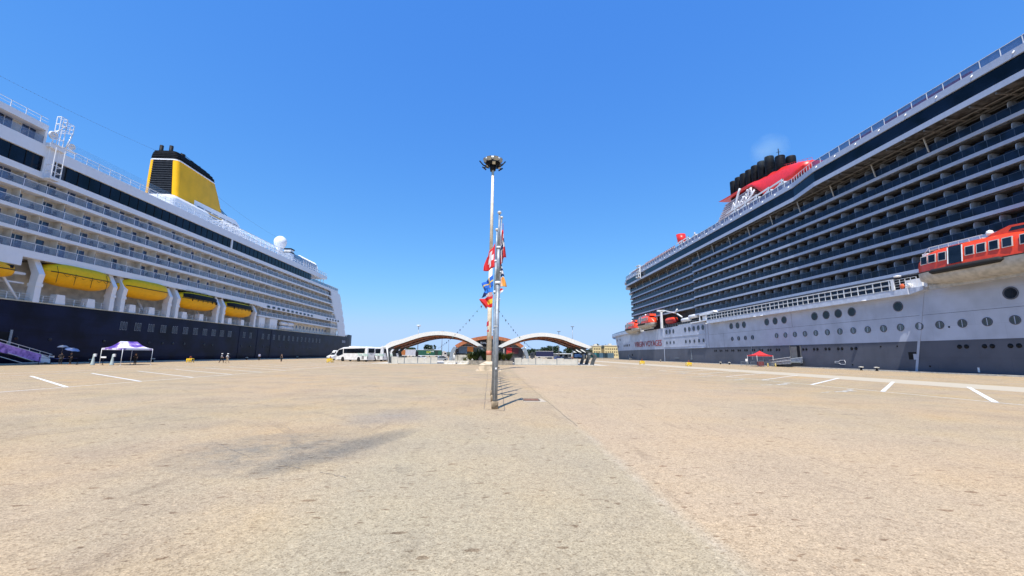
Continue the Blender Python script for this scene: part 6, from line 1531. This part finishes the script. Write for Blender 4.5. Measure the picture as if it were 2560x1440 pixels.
# ================================================================= people
def person(label, loc, rz, pose, shirt, trousers, hair=(.02, .015, .01), hat=None, h=1.74):
    t = thing('person', label, 'person', (0, 0, 0)); k = h/1.74
    st_ = {'stand': 0, 'walk': .30, 'walk2': -.26, 'sit': None}[pose]
    if pose == 'sit':
        hip, kneeL, kneeR, ankL, ankR = (0, 0, .52), (-.12, .42, .52), (.12, .42, .50), (-.12, .44, .08), (.12, .46, .08); toeL, toeR = (-.13, .62, .04), (.13, .64, .04)
    else:
        s = st_; hip = (0, 0, .93); kneeL, kneeR = (-.11, s*.75+.04, .50), (.11, -s*.55+.05, .50); ankL, ankR = (-.11, s*1.0, .09), (.11, -s*1.15, .10); toeL, toeR = (-.12, s+.19, .04), (.12, -s*1.15+.18, .05)
    dz = hip[2]-.93; ar = 0 if st_ is None else st_
    ch_, nk, hd, ht = (0, .0, 1.30+dz), (0, .01, 1.50+dz), (0, .03, 1.62+dz), (0, .02, 1.71+dz)
    shL, shR = (-.19, 0, 1.42+dz), (.19, 0, 1.42+dz)
    elL, elR = (-.25, -ar*.5-.02, 1.14+dz), (.25, ar*.5-.02, 1.14+dz); haL, haR = (-.25, -ar*.9+.12, .93+dz), (.25, ar*.9+.12, .93+dz)
    if pose == 'sit' or ar == 0: haR = (.16, .26, 1.18+dz); elR = (.25, .04, 1.15+dz)
    V = [hip, (0, 0, 1.12+dz), ch_, nk, hd, ht, shL, elL, haL, shR, elR, haR, (-.10, 0, hip[2]-.04), kneeL, ankL, toeL, (.10, 0, hip[2]-.04), kneeR, ankR, toeR]
    Ed = [(0, 1), (1, 2), (2, 3), (3, 4), (4, 5), (2, 6), (6, 7), (7, 8), (2, 9), (9, 10), (10, 11), (0, 12), (12, 13), (13, 14), (14, 15), (0, 16), (16, 17), (17, 18), (18, 19)]
    Rr = [.14, .125, .15, .055, .095, .07, .065, .047, .035, .065, .047, .035, .095, .065, .045, .04, .095, .065, .045, .04]
    def skin_mesh(nm, idx, m, grow):
        mp = {j: n for n, j in enumerate(idx)}; me = bpy.data.meshes.new(nm)
        me.from_pydata([Vector(V[j])*k for j in idx], [(mp[a], mp[b]) for a, b in Ed if a in mp and b in mp], []); me.materials.append(m)
        o = bpy.data.objects.new(nm, me); col.objects.link(o); o.parent = t
        sk = o.modifiers.new('skin', 'SKIN'); sk.use_smooth_shade = True
        if not me.skin_vertices: me.attributes.new('skin', 'FLOAT', 'POINT')
        sv = me.skin_vertices[0].data if me.skin_vertices else None
        return o, sk, sv, grow, idx
    import bmesh
    def make(nm, idx, m, grow):
        mp = {j: n for n, j in enumerate(idx)}; bm = bmesh.new(); sl = bm.verts.layers.skin.verify()
        vs = []
        for n, j in enumerate(idx):
            v = bm.verts.new(Vector(V[j])*k); r_ = (Rr[j]+grow)*k; v[sl].radius = (r_*(1.15 if j in (0, 1, 2) else 1), r_); v[sl].use_root = (n == 0); vs.append(v)
        for a, b in Ed:
            if a in mp and b in mp: bm.edges.new((vs[mp[a]], vs[mp[b]]))
        me = bpy.data.meshes.new(nm); bm.to_mesh(me); bm.free(); me.materials.append(m)
        o = bpy.data.objects.new(nm, me); col.objects.link(o); o.parent = t
        sk = o.modifiers.new('skin', 'SKIN'); sk.use_smooth_shade = True; o.modifiers.new('sub', 'SUBSURF').render_levels = 1
        return o
    make('body', list(range(20)), SKIN, 0)
    make('shirt', [1, 2, 6, 7, 9, 10, 0], shirt, .018); make('trousers', [0, 12, 13, 14, 16, 17, 18], trousers, .016)
    g = MB(); c_ = Vector(hd)*k; g.lathe([(.105, -.02), (.115, .03), (.10, .08), (.06, .115), (.001, .125)], (c_.x, c_.y-.01, c_.z), 12); g.build('hair', flat('hair_%d' % int(hair[0]*999), hair), t)
    if hat: g = MB(); g.lathe([(.20, .045), (.13, .06), (.12, .14), (.001, .16)], (c_.x, c_.y, c_.z), 12); g.build('hat', hat, t)
    for s in (-1, 1):
        g = MB(); g.lathe([(.001, -.01), (.014, 0), (.001, .01)], (c_.x+s*.035, c_.y+.088, c_.z+.0), 6); g.build('eye', BLACK, t)
    g = MB(); g.lathe([(.02, -.03), (.016, 0), (.006, .03)], (c_.x, c_.y+.10, c_.z-.03), 6); g.build('nose', SKIN, t)
    t.location = loc; t.rotation_euler = (0, 0, rz); return t
def P2(u, Y): q = at(u, 905, Y); return (q.x, q.y, 0)
DK, GR = flat('cloth_black', (.012, .012, .016)), flat('cloth_grey', (.25, .26, .28)); WHC, BLC, RDC, SAND = flat('cloth_white', (.70, .69, .67)), flat('cloth_blue', (.30, .36, .55)), flat('cloth_red', (.25, .02, .02)), flat('cloth_sand', (.40, .32, .22))
person('person in dark clothes under the left, paler umbrella by the purple gangway', P2(151, 61.2), R(200), 'stand', DK, DK)
person('person in black under the right, bluer umbrella by the purple gangway', P2(176, 61.5), R(150), 'stand', DK, DK)
person('person in black standing in the shade of the white and purple gazebo', P2(338, 65.0), R(180), 'stand', DK, DK)
person('left of the walking couple, in a grey top and dark shorts, on the left quay', P2(553, 77.3), R(-70), 'walk', GR, DK, hat=WHC)
person('right of the walking couple, in a white top and pale hat, on the left quay', P2(567.5, 77.6), R(-70), 'walk2', WHC, SAND, hat=WHC)
person('person in a pale blue shirt standing by the edge of the left quay', P2(647, 104), R(180), 'stand', BLC, DK)
person('person in black walking on the apron in front of the navy hull', P2(703, 92), R(160), 'stand', DK, DK)
person('person in black seated beside the red trolley under the red gazebo', P2(1906, 91.6), R(95), 'sit', DK, DK)
person('person in a dark red top beyond the right panel fence', P2(1431, 150), R(180), 'stand', RDC, DK)
t = thing('folding_chair', 'dark folding chair under the seated person in the red gazebo', 'chair', P2(1906, 91.6)); q = P2(1906, 91.6); g = MB(); g.box(q[0]-.2, q[0]+.2, q[1]-.2, q[1]+.2, .40, .44); g.build('seat', BLACK, t); g = MB(); g.box(q[0]+.18, q[0]+.22, q[1]-.2, q[1]+.2, .44, .85); g.build('backrest', BLACK, t)
for dx in (-.18, .18): g = MB(); g.tube([(q[0]+dx, q[1]-.18, 0), (q[0]+dx, q[1]+.18, .42)], .02, 4); g.build('leg', STEEL2, t)
for u, Y, r_, tilt, c_, lab in ((155, 61.0, .62, 0, (.06, .09, .17), 'smaller flat grey-blue umbrella on the left'), (180, 61.2, .78, .25, (.045, .09, .24), 'larger tilted blue umbrella on the right')):
    q = at(u, 880, Y); z = 2.42 if tilt == 0 else 2.05; t = thing('umbrella', lab, 'umbrella', (q.x, q.y, z)); g = MB()
    n = 16; vs = [(0, 0, .32)]
    for rr, zz in ((.35, .30), (.7, .20), (1.0, .0)):
        for k in range(n): a = 2*math.pi*k/n; w_ = .04*(1 if k % 2 else 0)*rr; vs.append((r_*rr*math.cos(a), r_*rr*math.sin(a), zz+w_))
    fs = [(0, 1+k, 1+(k+1) % n) for k in range(n)]+[(1+j*n+k, 1+j*n+(k+1) % n, 1+(j+1)*n+(k+1) % n, 1+(j+1)*n+k) for j in range(2) for k in range(n)]
    g.add([(q.x+x+z_*math.sin(tilt), q.y+y, z+z_+x*math.sin(-tilt)) for x, y, z_ in vs], fs, True); g.build('canopy', flat('umbrella%d' % int(r_*100), c_, .5), t)
    g = MB(); g.tube([(q.x, q.y, z+.36), (q.x-.03, q.y, z-1.15)], .015, 5); g.build('shaft', STEEL2, t)

# ================================================================= far background
for u, v, Y, ring, lab in ((1047, 814, 250, 1, 'far mast with a white crown light above the left end of the left canopy'), (1106, 828, 250, 0, 'far mast whose flat head just clears the top of the left canopy'), (1397, 828.5, 250, 0, 'far mast with a flat head behind the top of the right canopy'), (1431, 816.5, 250, 0, 'far mast with a wide flat head above the right end of the right canopy')):
    q = at(u, v, Y); t = thing('high_mast', lab, 'light mast', (q.x, q.y, 0), group='distant high masts'); g = MB(); g.tube([(q.x, q.y, 0), (q.x, q.y, q.z)], .28, 8, .16); g.build('shaft', STEEL, t)
    g = MB(); g.lathe([(.3, -.6), (1.3, -.3), (1.2, .35), (.001, .4)] if ring else [(1.1, -.15), (1.2, 0), (.6, .2), (.001, .2)], (q.x, q.y, q.z), 12); g.build('head', RAILW if ring else STEEL2, t)
for u, Y, zt in ((1121, 230, 13.5), (1382, 230, 9.5), (1311, 260, 9.0)):
    q = at(u, 890, Y); t = thing('street_lamp', 'thin grey lamp post far behind the canopies', 'street lamp', (q.x, q.y, 0), group='thin distant lamp posts'); g = MB(); g.tube([(q.x, q.y, 0), (q.x, q.y, zt)], .12, 6, .08); g.build('shaft', STEEL, t); g = MB(); g.box(q.x-.5, q.x+.5, q.y-.2, q.y+.2, zt, zt+.15); g.build('head', STEEL2, t)
# long low shed, kiosks and containers
q0, q1 = at(1392, 890, 260), at(1475, 890, 260); t = thing('shed', 'long low shed with a flat white roof edge behind the right canopy', 'building', ((q0.x+q1.x)/2, 262, 0))
g = MB(); g.box(q0.x, q1.x, 260, 275, 0, 2.8); g.build('wall', flat('shedwall', (.20, .22, .24)), t); g = MB(); g.box(q0.x-.5, q1.x+.5, 259, 276, 2.8, 3.2); g.build('roof', RAILW, t)
for k in range(6): g = MB(); x = q0.x+1.5+k*3.3; g.box(x, x+2, 259.9, 260, 1.0, 2.4); g.build('window', DGLASS, t)
q = at(1447, 880, 255); t = thing('kiosk', 'small pale domed kiosk behind the right canopy legs', 'building', (q.x, 255, 0)); g = MB(); g.box(q.x-4, q.x+4, 252, 258, 0, 3.8); g.build('wall', flat('kioskwall', (.35, .37, .36)), t)
g = MB(); g.lathe([(4.6, -3), (4.6, 3)], (q.x, 255, 1.2), 20, 'y'); g.build('roof', flat('kioskroof', (.62, .62, .56)), t)
g = MB(); g.box(q.x-3.4, q.x+3.4, 251.9, 252, .9, 2.9); g.build('window', BGLASS, t)
for u, w_, c_, lab in ((1476, 3.2, (.03, .20, .21), 'teal container beside the rightmost canopy leg'), (1489, 3.0, (.02, .16, .18), 'dark teal container left of the grey bow'), (1505, 4.5, (.05, .11, .16), 'long dark blue container left of the grey bow'), (1521, 4.5, (.07, .12, .15), 'blue-grey container half hidden by the grey bow')):
    q = at(u, 885, 330); t = thing('container', lab, 'container', (q.x, 330, 0)); g = MB(); g.box(q.x-w_, q.x+w_, 330, 334, .2, 4.2); g.build('body', flat('cont%d' % u, c_), t)
    g = MB(); 
    for k in range(8): g.box(q.x-w_+k*w_/4, q.x-w_+k*w_/4+.15, 329.9, 330, .4, 4.0)
    g.build('rib', flat('contr%d' % u, tuple(x*1.4 for x in c_)), t)
OCH, OCH2 = mat('ochre_wall', (.62, .50, .26), .8, var=.08), mat('roof_cornice', (.58, .54, .45), .8)
for u0, u1, v, lab in ((1482, 1502.5, 863.5, 'ochre apartment block left of the dark tree, far behind the right canopy'), (1511, 1546, 862.5, 'ochre apartment block partly hidden by the grey bow')):
    Y = 420; a, b = at(u0, v, Y), at(u1, v, Y); t = thing('apartment_block', lab, 'building', ((a.x+b.x)/2, Y, 0)); g = MB(); g.box(a.x, b.x, Y, Y+14, 0, a.z-.8); g.build('wall', OCH, t); g = MB(); g.box(a.x-.5, b.x+.5, Y-.5, Y+14.5, a.z-.8, a.z); g.box((a.x+b.x)/2-2, (a.x+b.x)/2+1, Y+3, Y+7, a.z, a.z+1.6); g.build('roof', OCH2, t)
    nx = 4 if u0 < 1500 else 6
    for j in range(3):
        for k in range(nx): x = a.x+1.0+(b.x-a.x-1.2)*k/nx; z = 2.0+j*3.0; g = MB(); g.box(x, x+1.1, Y-.08, Y, z, z+1.6); g.build('window', flat('shutter', (.10, .08, .05)), t)
# hills and the mass of far trees
g = MB(); r_ = random.Random(4); pts = []
for i in range(61): x = -1200+i*40; pts.append((x, 4+3*math.sin(i*.7)+2*math.sin(i*1.9+1)+r_.random()*1.5))
g.prism([(-1200, -1)]+pts+[(1200, -1)], 'y', 900, 940); tag(g.build('hills', mat('far_hill', (.10, .14, .12), .9)), kind='structure')
def tree(u, v_top, Y, w_, lab, kind='round', seed=0, hh=None):
    q = at(u, v_top, Y); ht_ = q.z; rnd = random.Random(seed); t = thing('tree', lab, 'tree', (q.x, Y, 0), group='trees behind the port')
    ch_ = hh or ht_*.75
    g = MB()
    cl_ = [(rnd.uniform(-.55, .55)*w_, rnd.uniform(-.5, .5)*w_, ht_-ch_*.5+rnd.uniform(-.30, .22)*ch_, rnd.uniform(.26, .42)*min(w_, ch_)) for k in range(11)]+[(0, 0, ht_-.35*ch_, .34*min(w_, ch_*1.1))]
    for cx, cy, cz_, r0 in cl_:
        for k in range(95):
            a, b = rnd.random()*2*math.pi, math.acos(rnd.uniform(-1, 1)); rr = r0*(.65+.4*rnd.random())
            c_ = Vector((q.x+cx+rr*math.sin(b)*math.cos(a), Y+cy+rr*math.sin(b)*math.sin(a), min(ht_, cz_+rr*.8*math.cos(b)))); s = rnd.uniform(.10, .24)*r0
            n_v = Vector((rnd.gauss(0, 1), rnd.gauss(0, 1), rnd.gauss(0, 1))).normalized(); e1 = n_v.orthogonal().normalized()*s; e2 = n_v.cross(e1)
            g.add([c_-e1-e2*.6, c_+e1-e2*.5, c_+e1*.8+e2, c_-e1*.7+e2*.8], [(0, 1, 2, 3)])
    g.build('crown', LF[0] if kind != 'light' else mat('leaf_far', (.035, .065, .03), .6, var=.35, scale=.5), t)
    g = MB(); g.tube([(q.x, Y, 0), (q.x+.2, Y, ht_*.35), (q.x, Y, ht_*.6)], .35, 7, .15)
    for k in range(4): a = rnd.random()*6.28; g.tube([(q.x, Y, ht_*.35), (q.x+math.cos(a)*w_*.35, Y+math.sin(a)*w_*.35, ht_*.72)], .14, 5, .05)
    g.build('trunk', flat('bark', (.09, .065, .045)), t)
for i, (u, v, Y, w_, k, lab) in enumerate([(1075, 858, 290, 5.0, '', 'round dark tree above the green trailer under the left canopy'), (1063, 862, 292, 1.6, '', 'narrow dark tree touching the round one above the green trailer'), (1025, 868, 290, 5.0, 'light', 'low rounded tree above the white and brown trailer'),
        (1313, 875, 300, 5, '', 'low dark tree at the left end of the row behind the navy lorry'), (1330, 871, 300, 6, '', 'second low tree from the left behind the navy lorry'), (1347, 871, 302, 6, 'light', 'third tree from the left behind the navy lorry'), (1365, 864.5, 304, 5, '', 'rounded tall tree above the navy lorry, left of two tops'), (1378, 863.5, 306, 6.5, 'light', 'rounded tall tree above the navy lorry, right of two tops'), (1392, 871, 300, 6, '', 'tree falling away to the right behind the tall pair'),
        (1422, 861.5, 300, 6, '', 'big dark pine just left of the right canopy legs'), (1436, 864, 305, 6, 'light', 'tree between the big pine and the right canopy legs'), (1455, 870, 320, 7, '', 'dark tree behind the right canopy legs'), (1470, 871, 330, 5, 'light', 'tree just right of the canopy legs'),
        (1491, 855, 460, 8, '', 'dark tree rising behind the left ochre block'), (1507, 858, 440, 5, '', 'dark tree filling the gap between the two ochre blocks'), (1515, 857.5, 470, 9, '', 'dark tree above the left end of the right ochre block'), (1530, 861, 470, 9, 'light', 'low tree above the right ochre block'), (1163, 885.5, 260, 3, '', 'distant bush left of the terminal building'), (1122, 885, 260, 3, 'light', 'distant bush behind the green trailer')]):
    tree(u, v, Y, w_, lab, k, i+20)
# ================================================================= funnel smoke
sm = bpy.data.meshes.new('smoke'); import bmesh
bm = bmesh.new(); bmesh.ops.create_icosphere(bm, subdivisions=3, radius=1); bm.to_mesh(sm); bm.free()
so_ = bpy.data.objects.new('smoke', sm); col.objects.link(so_); so_.location = (87, 118.5, 67.6); so_.scale = (5.4, 6.2, 5.4); so_.rotation_euler = (0, .3, .2)
mm = bpy.data.materials.new('smoke_volume'); mm.use_nodes = True; tn = mm.node_tree; tn.nodes.clear(); o_ = tn.nodes.new('ShaderNodeOutputMaterial'); pv = tn.nodes.new('ShaderNodeVolumePrincipled'); pv.inputs['Color'].default_value = (.62, .88, 1, 1); pv.inputs['Anisotropy'].default_value = -.45
tc = tn.nodes.new('ShaderNodeTexCoord'); ln = tn.nodes.new('ShaderNodeVectorMath'); ln.operation = 'LENGTH'; ns = tn.nodes.new('ShaderNodeTexNoise'); ns.inputs['Scale'].default_value = 1.8
ma = tn.nodes.new('ShaderNodeMath'); ma.operation = 'MULTIPLY_ADD'; ma.inputs[1].default_value = -1.15; mb_ = tn.nodes.new('ShaderNodeMath'); mb_.operation = 'ADD'; mc = tn.nodes.new('ShaderNodeMath'); mc.operation = 'MULTIPLY'; mc.inputs[1].default_value = .062; mc.use_clamp = True
tn.links.new(tc.outputs['Object'], ln.inputs[0]); tn.links.new(tc.outputs['Object'], ns.inputs['Vector']); tn.links.new(ln.outputs['Value'], ma.inputs[0]); ma.inputs[2].default_value = .72; tn.links.new(ma.outputs[0], mb_.inputs[0]); tn.links.new(ns.outputs['Fac'], mb_.inputs[1]); tn.links.new(mb_.outputs[0], mc.inputs[0]); tn.links.new(mc.outputs[0], pv.inputs['Density']); tn.links.new(pv.outputs[0], o_.inputs['Volume'])
sm.materials.append(mm); tag(so_, 'faint pale puff of smoke above the black pipes of the red funnel', 'smoke', kind='stuff')
